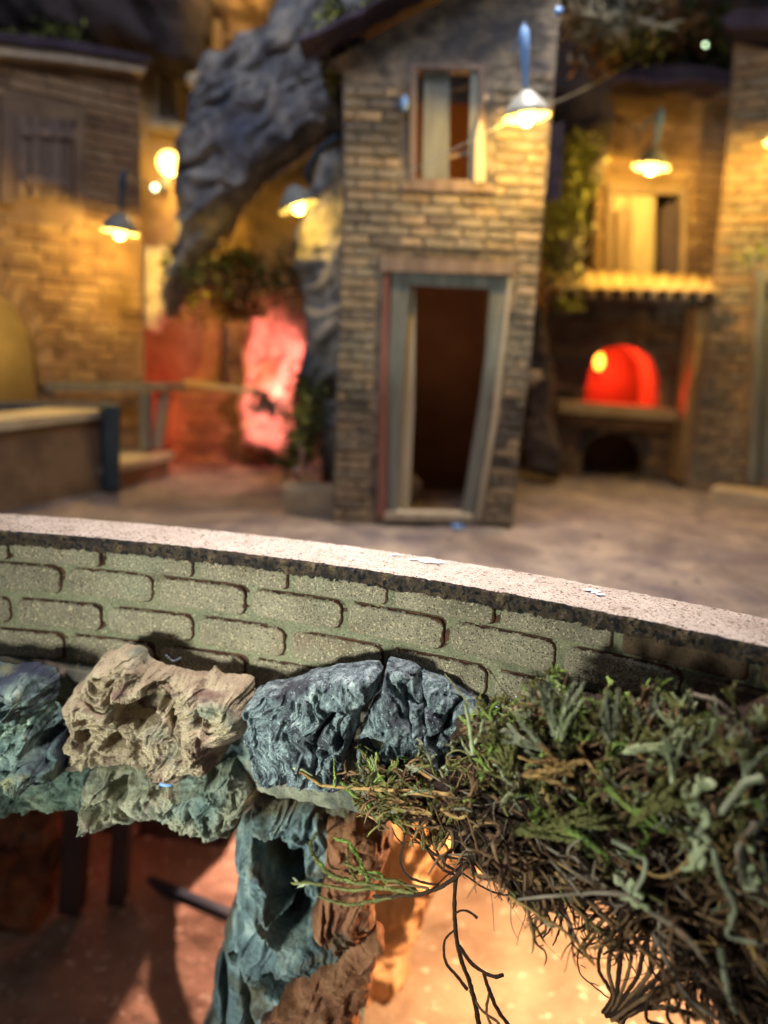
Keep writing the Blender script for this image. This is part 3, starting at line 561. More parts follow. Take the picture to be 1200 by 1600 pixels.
# ================================================================== MOSS
ma, mb = P(560, 1250, 1.93), P(1200, 1250, 1.44)
plS = Plane((ma.x, ma.y), (mb.x, mb.y))
moss = thing('moss_clump', 'big shaggy clump of dried moss with green shoots hanging over the bright cave', 'moss')
body = [(600, 1186), (690, 1178), (760, 1130), (800, 1110), (860, 1078), (930, 1090), (1000, 1106), (1100, 1116), (1300, 1100), (1300, 1640), (1180, 1590), (1080, 1480), (1000, 1420), (940, 1404), (880, 1388), (800, 1366), (756, 1330), (700, 1262), (620, 1226)]
rock('humus', plS, body, .085, .007, 61, M_ms_body, parent=moss, R=.12, amp=.05, freq=7, edge=1.5)
Bq = np.array([plS.uv(*a) for a in body])
def body_n(u, z):                                         # approximate bulge of the clump
    d = 1e9
    for i in range(len(Bq)):
        a = Bq[i]; b = Bq[(i+1) % len(Bq)]; e = b-a; t = min(1, max(0, ((u-a[0])*e[0]+(z-a[1])*e[1])/(e@e))); d = min(d, math.hypot(u-a[0]-t*e[0], z-a[1]-t*e[1]))
    x = min(d/.14, 1); return .16*(1-(1-x)**2)**.5
ON, TN, NN = np.array(plS.O), np.array(plS.T), np.array(plS.N); UP = np.array([0, 0, 1.])
def strand(bag, start, d, length, r, m, leaf=None, leafm=None, curl=3.0, droop=0.0, nseg=16, out=0.0, fork=0, flat=None, per=3, ang=.6):
    p = np.array(start, float); pts = [p.copy()]; d = np.array(d, float); d /= np.linalg.norm(d); st = length/nseg
    ax = rng.normal(size=3); ax /= np.linalg.norm(ax); ka = rng.normal(0, curl)
    for k in range(nseg):
        ax = ax+rng.normal(size=3)*.35; ax /= np.linalg.norm(ax)
        d = d+np.cross(ax, d)*ka*st*8+np.array([0, 0, -droop])*st*6+NN*out*st*3; d /= np.linalg.norm(d); p = p+d*st; pts.append(p.copy())
    pts = np.array(pts)
    bag.tube(pts, r, r*.45, m, 5)
    if leaf: bag.leaflets(spline(pts, max(8, int(length/.0032))), leaf*.72, leaf*.25, m if leafm is None else leafm, per, ang, flat=flat)
    for f_ in range(fork):
        i = int(rng.integers(4, nseg-2)); dd = pts[i+1]-pts[i]; dd /= np.linalg.norm(dd); dd = dd+rng.normal(size=3)*.55
        strand(bag, pts[i], dd, length*rng.uniform(.3, .55), r*.75, m, leaf and leaf*.85, leafm, curl, droop, 10, out, 0, flat, per, ang)
    return pts
bag = Bag(); BR, GY, DK, OL, GR, PL, FR, TA = range(8)
bpx = [tuple(a) for a in body]
def pick():
    while True:
        x = random.uniform(600, 1290); y = random.uniform(1080, 1600)
        if inside((x, y), bpx): return x, y
def antler(start, d, L, r, base, tip, depth=0, leaf=.009, up=0.0):
    r *= 1.2 if depth == 0 else 1; L *= 1.12 if depth == 0 else 1
    n = 12; p = np.array(start, float); d = np.array(d, float); d /= np.linalg.norm(d); pts = [p.copy()]
    ax = rng.normal(size=3); ax -= d*ax.dot(d); ax /= np.linalg.norm(ax); ka = rng.normal(0, .09)
    for k in range(n):
        d = d+np.cross(ax, d)*ka+rng.normal(size=3)*.05+UP*up*.04; d /= np.linalg.norm(d); p = p+d*L/n; pts.append(p.copy())
    pts = np.array(pts); last = depth >= 2 or random.random() < .25
    m = tip if last else base
    bag.tube(pts, r, r*(.55 if last else .85), m, 6); sp = spline(pts, max(6, int(L/.0030)))
    if m in (GR, OL): bag.leaflets(sp, leaf*1.9, leaf*.55, m, 4, .55, .45)
    elif m in (PL, FR): bag.leaflets(sp, leaf*1.15, leaf*.5, m, 6, .7, .2)
    else: bag.leaflets(sp, leaf*.9, leaf*.35, m, 4, .4, .1)
    if not last:
        for f_ in range(random.choice((2, 2, 3))):
            i_ = n if f_ == 0 else int(rng.integers(n//2, n)); dd = pts[i_]-pts[i_-1]; dd /= np.linalg.norm(dd)
            antler(pts[i_], dd+rng.normal(size=3)*(.32 if f_ == 0 else .55), L*random.uniform(.5, .85), r*.82, base if random.random() < .55 else tip, tip, depth+1, leaf, up)
for k in range(600):                                     # thin dead tangle between the shoots
    x, y = pick(); u, z = plS.uv(x, y); n = body_n(u, z)*random.uniform(.5, .85)+.01
    ty = (y-1080-(x-600)*.12)/330; a = random.gauss(-.40, .7); s0 = ON+TN*u+NN*n+UP*z
    strand(bag, s0, TN*math.cos(a)*random.choice((-1, 1, 1))+UP*math.sin(a)+NN*random.uniform(0, .4), random.uniform(.06, .2), random.uniform(.0014, .0030), random.choice([DK, DK, BR, BR, GY, OL if ty < .4 else DK]), .006 if random.random() < .6 else None, curl=2.0, per=3, ang=.4)
for k in range(640):
    x, y = pick(); u, z = plS.uv(x, y); n = body_n(u, z)*random.uniform(.6, .95)+.008
    ty = (y-1080-(x-600)*.12)/330; s0 = ON+TN*u+NN*n+UP*z; r = random.random()
    if ty < .38:
        base, tip = random.choices([(BR, OL), (OL, GR), (OL, OL), (BR, PL), (FR, PL), (TA, GR), (BR, BR), (TA, OL), (OL, FR)], [2.5, 2.2 if x < 1000 else 1, 3, 1.2 if x < 900 else 2.4, 1.1 if x < 900 else 2.4, .9, 3, 1.2, 1.5])[0]
        a = random.gauss(1.5, .9); dd = TN*math.cos(a)+UP*math.sin(a)*.7+NN*random.uniform(.3, 1.0)
        antler(s0, dd, random.uniform(.028, .060), random.uniform(.0026, .0048), base, tip, up=.5)
    elif ty < .72:
        base, tip = random.choices([(BR, BR), (BR, TA), (GY, GY), (DK, BR), (BR, OL), (BR, FR), (DK, DK)], [5, 2, 2.5, 4, 1.4, .7 if x < 950 else 1.6, 3])[0]
        a = random.gauss(-.45, .6)+(0 if random.random() < .72 else math.pi); dd = TN*math.cos(a)+UP*math.sin(a)+NN*random.uniform(.0, .4)
        antler(s0, dd, random.uniform(.045, .11), random.uniform(.0026, .0052), base, tip, leaf=.007)
    elif random.random() < .62:
        base, tip = random.choices([(DK, DK), (BR, DK), (BR, BR), (GY, BR)], [4, 3, 3, 1])[0]
        a = random.gauss(-.9, .6)+(0 if random.random() < .7 else -1.2); dd = TN*math.cos(a)+UP*math.sin(a)+NN*random.uniform(-.1, .3)
        antler(s0, dd, random.uniform(.03, .08)*(1.5 if x > 980 else 1), random.uniform(.0024, .0046), base, tip, leaf=.005)
for k in range(46):                                      # long shoots reaching left off the tip of the clump
    u, z = plS.uv(random.uniform(610, 720), random.uniform(1182, 1262)); base, tip = random.choice([(BR, OL), (TA, OL), (BR, TA), (DK, BR), (OL, GR), (BR, BR)])
    a = random.uniform(2.4, 3.9); antler(ON+TN*u+NN*(body_n(u, z)+.012)+UP*z, TN*math.cos(a)+UP*math.sin(a)*.7+NN*random.uniform(0, .7), random.uniform(.035, .065), random.uniform(.0026, .0042), base, tip)
topl = [(770, 1120), (800, 1104), (860, 1070), (930, 1082), (1000, 1100), (1100, 1112), (1230, 1104)]
for k in range(150):
    i = random.randrange(len(topl)-1); t = random.random(); u, z = plS.uv(topl[i][0]*(1-t)+topl[i+1][0]*t, topl[i][1]*(1-t)+topl[i+1][1]*t+random.uniform(0, 34))
    base, tip = random.choice([(OL, OL), (OL, GR), (BR, OL), (FR, PL), (BR, FR), (DK, OL), (BR, BR)])
    antler(ON+TN*u+NN*(body_n(u, z)*.9+.012)+UP*z, TN*random.uniform(-.6, .6)+UP*random.uniform(.2, 1)+NN*random.uniform(0, .9), random.uniform(.02, .045), random.uniform(.0024, .004), base, tip, up=.5)
# ragged roots along the underside
low = [(640, 1240), (700, 1290), (740, 1330), (780, 1362), (850, 1386), (900, 1396), (960, 1410), (1010, 1432), (1080, 1480), (1180, 1585)]
for k in range(60):
    i = random.randrange(len(low)-1); t = random.random(); x = low[i][0]*(1-t)+low[i+1][0]*t; y = low[i][1]*(1-t)+low[i+1][1]*t-6
    u, z = plS.uv(x, y); s0 = ON+TN*u+NN*random.uniform(0, .08)+UP*z
    big = x > 960; strand(bag, s0, TN*random.uniform(-.8, .8)-UP*.9+NN*random.uniform(-.2, .4), random.uniform(.02, .20 if big else .075), random.uniform(.0010, .0035 if big else .0018), random.choice([DK, DK, BR]), .004 if random.random() < .4 else None, curl=8, droop=.05, per=2, fork=2 if random.random() < .5 else 0)
bag.build('moss_strands', MOSS, moss)['kind'] = 'stuff'

def sprig(name, paths, n_off, parent=moss, label=None, pl=plS):   # traced shoots: (pixels, r0, r1, material, leaf, per, angle)
    b = Bag()
    for q in paths:
        pts, r0, r1, m, leaf, per, ang = q[:7]; wob = q[7] if len(q) > 7 else .004
        W3 = [np.array(pl.w(*pl.uv(x, y), n_off+random.uniform(-wob, wob))) for x, y in pts]
        L_ = sum(np.linalg.norm(W3[i+1]-W3[i]) for i in range(len(W3)-1)); sp = spline(W3, max(10, int(L_/.005)))
        sp = sp+np.stack([noise(sp*60+k*9) for k in range(3)], 1)*.0016
        b.tube(sp, r0, r1, m, 6, r=1.3*np.linspace(r0, r1, len(sp))*(1+.25*noise(sp*140)))
        if leaf: k_ = 1.75 if leaf > .0075 else 1; b.leaflets(spline(sp, max(12, int(L_/.0026))), leaf*k_, leaf*.30*k_, m, per, ang*(1.35 if k_ > 1 else 1), .4)
    o = b.build(name, MOSS, parent)
    if label: o['label'] = label
    return o
# the long root hanging over the bright cave
sprig('root', [([(728, 1340), (718, 1366), (714, 1400), (716, 1448), (724, 1490), (738, 1530), (748, 1570), (756, 1620)], .0040, .0062, DK, .006, 3, .35),
      ([(716, 1418), (730, 1416), (742, 1422), (750, 1428)], .0022, .0032, DK, .004, 2, .3),
      ([(714, 1446), (702, 1458), (697, 1478), (703, 1498), (720, 1520), (734, 1540)], .0022, .0040, DK, .005, 2, .3),
      ([(722, 1470), (740, 1496), (760, 1512), (778, 1518), (790, 1514)], .0044, .0040, DK, .005, 3, .35),
      ([(760, 1514), (768, 1540), (782, 1570), (800, 1594), (815, 1620)], .0042, .0048, DK, .006, 3, .35),
      ([(768, 1545), (764, 1575), (776, 1600)], .003, .003, BR, .005, 2, .35),
      ([(738, 1540), (756, 1568), (780, 1590), (790, 1610)], .003, .003, BR, .004, 2, .35)], .02, label='long forked dark root hanging over the bright cave')
sprig('shoot', [([(738, 1338), (716, 1362), (692, 1378), (660, 1388), (620, 1390), (590, 1392)], .0052, .0036, DK, .006, 3, .35),
      ([(640, 1388), (600, 1396), (560, 1404), (530, 1400), (510, 1392)], .0034, .0012, OL, .015, 4, .35),
      ([(655, 1386), (610, 1378), (560, 1382), (520, 1376), (492, 1370), (470, 1371)], .0034, .0016, OL, .014, 4, .35),
      ([(492, 1372), (478, 1372), (469, 1366)], .003, .002, PL, .010, 5, .4), ([(486, 1373), (474, 1377)], .002, .001, PL, .007, 4, .4),
      ([(640, 1382), (592, 1374), (552, 1366), (520, 1352), (500, 1332), (494, 1312), (500, 1298)], .0034, .0010, OL, .016, 4, .38),
      ([(560, 1368), (530, 1360), (508, 1340)], .0030, .0010, GR, .015, 4, .4),
      ([(584, 1372), (574, 1340), (562, 1318), (550, 1308), (536, 1303)], .0026, .0010, GR, .015, 4, .38), ([(566, 1370), (553, 1345), (552, 1316)], .002, .001, OL, .012, 4, .35),
      ([(660, 1384), (634, 1368), (600, 1362), (570, 1350), (548, 1342)], .0032, .0010, OL, .015, 4, .35), ([(612, 1372), (604, 1358), (590, 1354), (572, 1356)], .002, .001, GR, .011, 4, .35),
      ([(676, 1380), (650, 1372), (622, 1372), (600, 1378)], .0034, .002, BR, .008, 3, .35)], .03, label='feathery green shoot reaching left in front of the pillar')
sprig('root', [([(700, 1288), (674, 1274), (650, 1270), (638, 1282), (636, 1310), (632, 1336), (642, 1360), (668, 1372), (690, 1376)], .0034, .0028, DK, .004, 2, .35), ([(634, 1312), (624, 1300), (618, 1288)], .002, .001, DK, .004, 2, .3)], .02, label='thin dark root making an open loop')
sprig('root', [([(664, 1286), (672, 1310), (684, 1332), (700, 1350), (716, 1356)], .0036, .003, DK, .007, 3, .4), ([(676, 1296), (690, 1320), (704, 1340), (728, 1356)], .003, .003, DK, .007, 3, .4), ([(690, 1300), (706, 1316), (712, 1336)], .003, .003, BR, .006, 3, .4)], .03)
sprig('root', [([(705, 1290), (722, 1320), (736, 1350), (745, 1362)], .006, .004, BR, .010, 4, .4), ([(718, 1352), (760, 1380), (800, 1392), (850, 1388)], .0022, .0016, DK, .003, 2, .4), ([(734, 1330), (760, 1356), (775, 1364), (790, 1380)], .002, .0015, DK, .003, 2, .4), ([(740, 1340), (734, 1320), (745, 1302), (765, 1300)], .002, .0015, DK, .003, 2, .4)], .02)
sprig('root', [([(872, 1388), (878, 1410), (866, 1440), (852, 1458)], .0034, .0016, DK, .005, 3, .4), ([(880, 1388), (880, 1424), (876, 1450), (868, 1468)], .0026, .0012, DK, .005, 3, .4), ([(886, 1396), (896, 1410), (915, 1420), (935, 1424)], .0018, .001, DK, .003, 2, .4)], .02, label='small forked root under the middle of the clump')
sprig('root', [([(960, 1436), (948, 1450), (934, 1466), (916, 1470), (906, 1486), (910, 1512), (926, 1530), (946, 1546), (958, 1554)], .0016, .0014, DK, .003, 2, .4), ([(926, 1528), (940, 1530)], .001, .0008, DK, .002, 2, .4), ([(910, 1500), (918, 1506)], .001, .0008, DK, .002, 2, .4), ([(912, 1420), (914, 1440), (922, 1460), (938, 1452), (942, 1430)], .0014, .001, DK, .003, 2, .4)], .02, label='thread-thin root curling down in a wide loop')
fan = []
for k in range(11):
    x0 = 966+k*9; x1 = 950+k*3; bow = -26+k*11
    fan.append(([(x0+20, 1418+k*3), (x0+bow*.6, 1450+k*2), (x0+bow*.5-8, 1490+k*2), (x1+14, 1528+k*3), (x1, 1554+k*2)], .0036+.0012*(k % 3), .0034, BR if k % 2 else DK, .004, 2, .3))
for k in range(7):
    fan.append(([(955+k*4, 1556), (1000+k*6, 1548-k*9), (1050+k*10, 1536-k*16), (1100+k*14, 1560-k*24)], .0036, .0050, BR if k % 2 else DK, .004, 2, .3, .03))
for k in range(5):
    fan.append(([(1030+k*26, 1500+k*14), (1020+k*30, 1550+k*10), (1050+k*28, 1590+k*8), (1090+k*24, 1640)], .003, .004, DK, .005, 2, .3, .03))
sprig('root', fan, .06, label='basket-like fan of bent roots at the lower right')
# shoots on the clump
sprig('shoot', [([(500, 1163), (520, 1170), (540, 1182), (556, 1190), (620, 1192), (700, 1196), (740, 1196)], .0030, .0040, TA, .010, 5, .35), ([(500, 1163), (516, 1166), (532, 1176)], .004, .004, PL, .008, 5, .4)], .15, label='long pale shoot lying left across the slate')
sprig('shoot', [([(568, 1190), (566, 1172), (566, 1152)], .0026, .0008, GR, .010, 4, .35)], .15, label='small upright bright green shoot in front of the slate crack')
sprig('shoot', [([(612, 1190), (606, 1170), (602, 1158)], .003, .002, FR, .011, 6, .5), ([(618, 1186), (624, 1168), (620, 1150)], .003, .002, PL, .010, 6, .5)], .14)
sprig('shoot', [([(772, 1140), (768, 1112), (764, 1088), (760, 1066)], .0050, .0034, PL, .009, 7, .45), ([(770, 1130), (782, 1110), (786, 1092)], .0026, .0014, PL, .008, 4, .45), ([(772, 1138), (785, 1140), (792, 1132), (788, 1126)], .003, .001, TA, .008, 4, .4)], .14, label='pale cream shoot standing up beside the slate')
gl = []
for k in range(9): gl.append(([(690+k*3, 1290), (672+k*7, 1262), (650+k*13, 1232), (575+k*27, 1208-abs(k-4)*4)], .0044, .0014, (BR, OL, TA)[k % 3], .018, 5, .25, .02))
sprig('shoot', gl, .10, label='brown and olive feather-like tuft fanned upwards')
gl = [([(630, 1250), (604, 1232), (580, 1214), (564, 1198)], .004, .0012, GR, .018, 6, .3), ([(650, 1252), (616, 1240), (586, 1228)], .004, .0012, OL, .018, 6, .3), ([(660, 1262), (630, 1248), (600, 1240)], .004, .0012, OL, .016, 5, .3)]
sprig('shoot', gl, .10, label='green and olive tuft at the left tip of the clump')
def leafy(cx, cy, ang, ln, m, n_, off, lb=None, spread=.35, lf=.015, r=.0024):
    ps = []
    for k in range(n_):
        a = ang+random.uniform(-spread, spread); l = ln*random.uniform(.7, 1.05); b = a+random.uniform(-.35, .35)
        ps.append(([(cx, cy), (cx+l*.5*math.cos(a), cy-l*.5*math.sin(a)), (cx+l*.5*math.cos(a)+l*.5*math.cos(b), cy-l*.5*math.sin(a)-l*.5*math.sin(b))], r, .0008, m, lf, 5, .35, .012))
    return sprig('shoot', ps, off, label=lb)
leafy(840, 1235, .05, 130, OL, 10, .19, 'broad olive frond with a bright green point', .16, .018)
sprig('shoot', [([(920, 1222), (945, 1236), (974, 1258)], .003, .001, GR, .020, 7, .3)], .21)
sprig('shoot', [([(968, 1150), (985, 1170), (1010, 1192), (1056, 1220)], .0046, .002, GR, .013, 7, .3), ([(1010, 1192), (1036, 1198), (1058, 1216)], .003, .0012, GR, .010, 5, .3)], .21, label='bright lime shoot pointing down to the right')
leafy(1010, 1218, .55, 90, OL, 8, .20, 'rounded olive-green tuft', .4, .018)
leafy(860, 1150, .05, 80, TA, 6, .20, 'straw yellow forked shoot', .25, .014)
leafy(930, 1150, 2.6, 60, TA, 4, .19, None, .3, .014)
leafy(830, 1160, 1.6, 70, OL, 10, .16, 'dark green upright feathery tuft by the bricks', .6, .016)
leafy(900, 1110, 1.6, 80, FR, 8, .15, 'tall frosted green tuft in front of the bricks', .5, .016)
leafy(905, 1118, 1.5, 70, PL, 3, .17, None, .6, .013, .003)
leafy(885, 1120, 2.6, 60, FR, 5, .18, None, .4, .016, .003)
leafy(975, 1115, 1.45, 70, FR, 6, .15, 'frosted green tuft right of the tallest one', .45, .015)
leafy(1000, 1120, .5, 60, PL, 3, .18, None, .3, .013, .003)
leafy(1070, 1160, 1.5, 70, PL, 3, .18, 'three-pronged whitish shoot', .22, .011, .0042)
leafy(1170, 1160, 1.2, 60, FR, 4, .15, None, .5, .013, .003)
sprig('shoot', [([(1200, 1140), (1176, 1146), (1156, 1170), (1142, 1190)], .006, .005, FR, .009, 6, .5)], .22, label='thick frosted shoot arching from the right edge')
sprig('shoot', [([(1090, 1062), (1130, 1075), (1150, 1100), (1158, 1126), (1166, 1130)], .003, .0026, GY, .008, 4, .4)], .08, label='long thin shoot arching in front of the brown bricks')
def coral(pts, seed, off, lb=None):                        # knobbly lichen-like shoot
    r = random.Random(seed); ps = []
    for a, b in zip(pts[:-1], pts[1:]): ps.append(([a, ((a[0]+b[0])/2+r.uniform(-4, 4), (a[1]+b[1])/2+r.uniform(-4, 4)), b], .0062, .0052, FR if r.random() < .4 else PL, .008, 5, .6))
    for a in pts:
        for k in range(3):
            an = r.uniform(0, 6.3); l = r.uniform(10, 22); ps.append(([a, (a[0]+l*.6*math.cos(an), a[1]+l*.6*math.sin(an)), (a[0]+l*math.cos(an+.4), a[1]+l*math.sin(an+.4))], .0050, .0062, PL, .007, 6, .8))
    return sprig('shoot', ps, off, label=lb)
coral([(1110, 1158), (1104, 1180), (1120, 1200), (1106, 1230), (1110, 1252), (1102, 1272)], 1, .20, 'knobbly whitish shoot with rounded tips')
coral([(1000, 1302), (1012, 1318), (1028, 1330)], 2, .20, 'knobbly whitish shoot low on the clump')
coral([(1166, 1240), (1176, 1280), (1188, 1302)], 3, .20)
sprig('shoot', [([(985, 1240), (1005, 1250), (1020, 1262), (1032, 1268), (1030, 1290), (1018, 1312)], .005, .0046, FR, .007, 5, .5)], .20, label='bent grey-white stem in the middle of the clump')
sprig('shoot', [([(850, 1330), (900, 1322), (960, 1318), (1010, 1318), (1040, 1340), (1080, 1362), (1120, 1410)], .0030, .0060, GY, .005, 3, .35), ([(895, 1270), (920, 1296), (944, 1322)], .0034, .003, GY, .005, 3, .35), ([(835, 1326), (880, 1350), (925, 1380), (960, 1420)], .003, .003, TA, .006, 3, .35)], .20, label='long grey stem lying across the underside')
sprig('shoot', [([(900, 1320), (940, 1318), (990, 1330), (1040, 1350), (1100, 1400), (1160, 1480), (1220, 1560)], .003, .006, BR, .006, 3, .35), ([(1000, 1380), (1060, 1440), (1110, 1500), (1180, 1540)], .004, .004, BR, .006, 3, .35), ([(1040, 1380), (1090, 1470), (1160, 1520), (1220, 1600)], .004, .005, GY, .006, 3, .35)], .18)
sprig('shoot', [([(1020, 1275), (1050, 1290), (1075, 1282), (1096, 1262)], .004, .003, TA, .006, 4, .35)], .2)
sprig('shoot', [([(1130, 1240), (1140, 1280), (1160, 1320), (1150, 1360), (1190, 1370)], .005, .004, FR, .008, 4, .4), ([(1190, 1200), (1165, 1240), (1170, 1290)], .004, .003, GY, .006, 4, .4), ([(1140, 1380), (1150, 1440), (1160, 1470)], .006, .004, FR, .008, 4, .5)], .22, label='sage-grey shoot trailing down near the right edge')

# ================================================================== THE TOWER HOUSE IN THE MIDDLE
plH = Plane((-.296, 4.20), (.749, 4.215))
hs = thing('tower_house', 'narrow tall brick house in the middle with an open blue-grey doorway and a shuttered window', 'house')
fac = [(519, 822), (800, 828), (812, 700), (830, 560), (850, 330), (872, 60), (880, -60), (760, -40), (690, 2), (610, 44), (512, 98), (535, 108), (536, 300), (532, 420), (524, 640)]
door = [(588, 806), (742, 810), (768, 640), (796, 420), (602, 408), (596, 560)]
win = [(640, 284), (756, 286), (756, 108), (642, 104)]
extrude('wall', plH, fac, -.10, 0, M_wallC, hs, [door, win])
bricks(hs, plH, fac, [[(578, 815), (752, 815), (780, 640), (808, 404), (594, 392), (586, 560)], [(626, 300), (770, 302), (770, 94), (628, 92)], [(500, 130), (900, 110), (900, -80), (500, -80)]], .15, .056, .010, .013, M_bC, wts=(5, 3, 1))
# side and back walls, storey floor, all closed to the room
u0, u1 = plH.uv(524, 640)[0], plH.uv(812, 700)[0]
hc = (plH.uv(524, 640)[0]+plH.uv(840, 400)[0])/2
for nm, u in (('side_wall', plH.uv(536, 300)[0]+.05), ('side_wall', plH.uv(812, 700)[0]-.04)):
    box(nm, plH.w(u, 1.3, -.62), (.08, 1.03, 2.6), M_wallC, hs, plH.ang)
box('back_wall', plH.w(hc, 1.3, -1.15), (1.15, .06, 2.6), M_interior, hs, plH.ang)
box('upper_floor', plH.w(hc-.01, plH.uv(660, 395)[1]+.02, -.62), (.98, 1.0, .04), M_interior, hs, plH.ang)
# roof: sloping slab with ragged lower edge
rp = [(496, 86), (520, 70), (600, 26), (690, -20), (900, -120), (900, -134), (690, -36), (600, 12), (512, 58), (494, 78)]
rf = extrude('roof', plH, rp, -1.25, .07, M_roof, hs)
for k in range(9):
    a = (500+k*44, 80-k*23); u, z = plH.uv(*a); o = box('roof_slate', plH.w(u, z+.02, .06), (.19, .22, .022), M_roof, rf, plH.ang, .008); o.rotation_euler = (0, -.42, plH.ang)
# door surround and frame
extrude('lintel', plH, [(594, 424), (802, 430), (804, 412), (594, 400)], -.08, .030, M_oldwood, hs)
fr = extrude('door_frame', plH, [(606, 806), (620, 806), (632, 560), (640, 444), (768, 450), (760, 560), (746, 660), (722, 808), (744, 810), (768, 660), (784, 560), (796, 434), (612, 424), (606, 560)], -.075, -.02, M_bluewood, hs)
extrude('door_board', plH, [(588, 808), (604, 808), (606, 560), (608, 424), (600, 412), (594, 560)], -.07, .012, M_redwood, hs)
extrude('door_jamb', plH, [(742, 812), (750, 812), (776, 660), (800, 434), (794, 434), (770, 640)], -.06, .022, M_palewood, hs)
lf = extrude('door_leaf', plH, [(618, 806), (640, 806), (648, 640), (650, 448), (634, 444), (628, 640)], -.5, -.085, M_palewood, hs, px=True)
extrude('threshold', plH, [(600, 812), (738, 814), (738, 804), (600, 800)], -.1, .02, M_palewood, hs)
ball('blue_pebble', plH.w(*plH.uv(714, 820), .05), .022, M_bead).scale = (2, 1, .7)
tag(bpy.data.objects['blue_pebble'], 'light blue pebble on the doorstep of the tower house', 'pebble')
t = thing('firewood', 'small pile of sticks just inside the tower house doorway', 'firewood')
for k in range(4): beam('stick', plH.w(*plH.uv(630+k*6, 800), -.2-k*.02), plH.w(*plH.uv(648+k*4, 750+k*5), -.22), .022, M_oldwood, t)
# window
wn = extrude('window_frame', plH, [(640, 288), (758, 290), (758, 102), (640, 98)], -.08, .012, M_oldwood, hs, [[(651, 280), (748, 282), (748, 110), (652, 108)]])
extrude('shutter', plH, [(660, 280), (702, 281), (704, 106), (664, 104)], -.06, -.035, M_bluewood, hs)
extrude('shutter', plH, [(733, 281), (747, 282), (747, 106), (736, 106)], -.06, .0, M_bluewood, hs)
for y in (132, 238): extrude('glazing_bar', plH, [(703, y+5), (735, y-3), (735, y-10), (703, y-1)], -.09, -.075, M_oldwood, hs)
extrude('window_sill', plH, [(628, 298), (772, 302), (772, 289), (628, 285)], -.02, .022, M_oldwood, hs)
extrude('shutter', plH, [(740, 288), (757, 286), (756, 210), (748, 186), (742, 215)], .015, .035, M_palewood, hs)
ball('blue_bead', plH.w(*plH.uv(632, 165), .03), .02, M_bead, hs, 1.9); bpy.data.objects['blue_bead'].name = 'hinge_pin'
ball('hinge_pin', plH.w(*plH.uv(758, 158), .03), .013, M_tile, hs, 1.5)
light('tower_house_lamp', 'POINT', plH.w(*plH.uv(735, 150), -.6), 9, (1, .45, .10), .08)
light('tower_house_low_lamp', 'POINT', plH.w(hc+.1, 1.2, -.55), 3.2, (1, .55, .3), .08)

# ------------------------------------------------------------------ lamps
def lamp(label, c, scale, power, col=(1.0, .60, .11), rod=.30, wall=.3, tilt=(0, 0), curved=None, arm=True, bulb=M_bulb, rodmat=M_bluemetal):
    t = thing('pendant_lamp', label, 'lamp', group='pendant lamps hung over the village')
    s = scale; c = Vector(c); e = (tilt[0], tilt[1], 0)
    prof = [(.020, .115), (.030, .113), (.045, .098), (.078, .066), (.104, .026), (.115, 0), (.112, 0), (.100, .024), (.074, .061), (.036, .090), (.01, .095)]
    lathe('lamp_shade', [(r*s, z*s) for r, z in prof], M_shade, t, c, 28, e)
    d = Matrix.Rotation(tilt[1], 3, 'Y') @ Matrix.Rotation(tilt[0], 3, 'X')
    ball('bulb', c+(d @ Vector((0, 0, .012*s))), .042*s, bulb, t, 1.15)
    if curved: 
        b = Bag(); b.tube(spline(curved, 20), .022, .022, 0, 8); b.build('lamp_arm', [M_darkmetal], t)
    else:
        top = c+d @ Vector((0, 0, (.14+rod)*s))
        lathe('hanger', [(.012*s, .13*s), (.016*s, .2*s), (.023*s, .28*s), (.023*s, (.11+rod)*s), (.006*s, (.14+rod)*s)], rodmat, t, c, 12, e)
        if arm: beam('lamp_arm', top+Vector((0, -.01, 0)), top+Vector((0, wall, 0)), .014*s, rodmat, t)
    light('bulb_light', 'POINT', c+(d @ Vector((0, 0, -.045*s))), power, col, .03*s)
    return t
lamp('nearest pendant lamp, grey shade on a blue rod before the tower house wall', P(823, 184, 3.86), 1.0, 42, rod=.26, wall=.32, tilt=(0, -.12))
lamp('pendant lamp with a short blue rod over the oven house balcony', P(1017, 262, 5.80), 1.15, 66, rod=.20, wall=.5, tilt=(0, .08))
lamp('pendant lamp hanging on the brick front of the left house', P(187, 363, 5.0), 1.05, 50, rod=.22, wall=.5, tilt=(0, .1), rodmat=M_darkmetal)
a = P(467, 324, 4.55)
lamp('lamp tilted on a curved dark arm left of the tower house', a, 1.05, 8, tilt=(0, -.35), curved=[list(a+Vector((.06, 0, .14))), list(P(482, 268, 4.5)), list(P(500, 235, 4.4)), list(P(530, 212, 4.3))])
lamp('pendant lamp cut off by the right edge of the photo', P(1226, 222, 5.30), 1.1, 72, rod=.3, wall=.3)
t = thing('globe_lamp', 'round bare bulb lamp on the back house, right of the left house corner', 'lamp'); c = P(264, 255, 6.05)
ball('globe', c, .085, M_bulb, t); ball('bead', P(242, 293, 6.05), .022, M_led, t); beam('bracket', P(248, 285, 6.05), P(262, 300, 6.28), .03, M_darkmetal, t)
b = Bag(); b.tube(spline([list(P(242, 293, 6.05)), list(P(256, 288, 6.05)), list(P(264, 268, 6.05))], 8), .008, .008, 0); b.build('wire', [M_darkmetal], t)
light('globe_light', 'POINT', c+Vector((.0, -.0, -.13)), 12, (1, .64, .2), .05)
b = Bag(); b.tube(spline([list(P(500, 330, 4.6)), list(P(650, 262, 4.1)), list(P(800, 188, 3.92)), list(P(900, 145, 4.6)), list(P(1000, 92, 5.6))], 30), .0025, .0025, 0)
tag(b.build('thread', [M_lichen]), 'thin pale thread strung across the tower house window to the nearest lamp', 'thread')

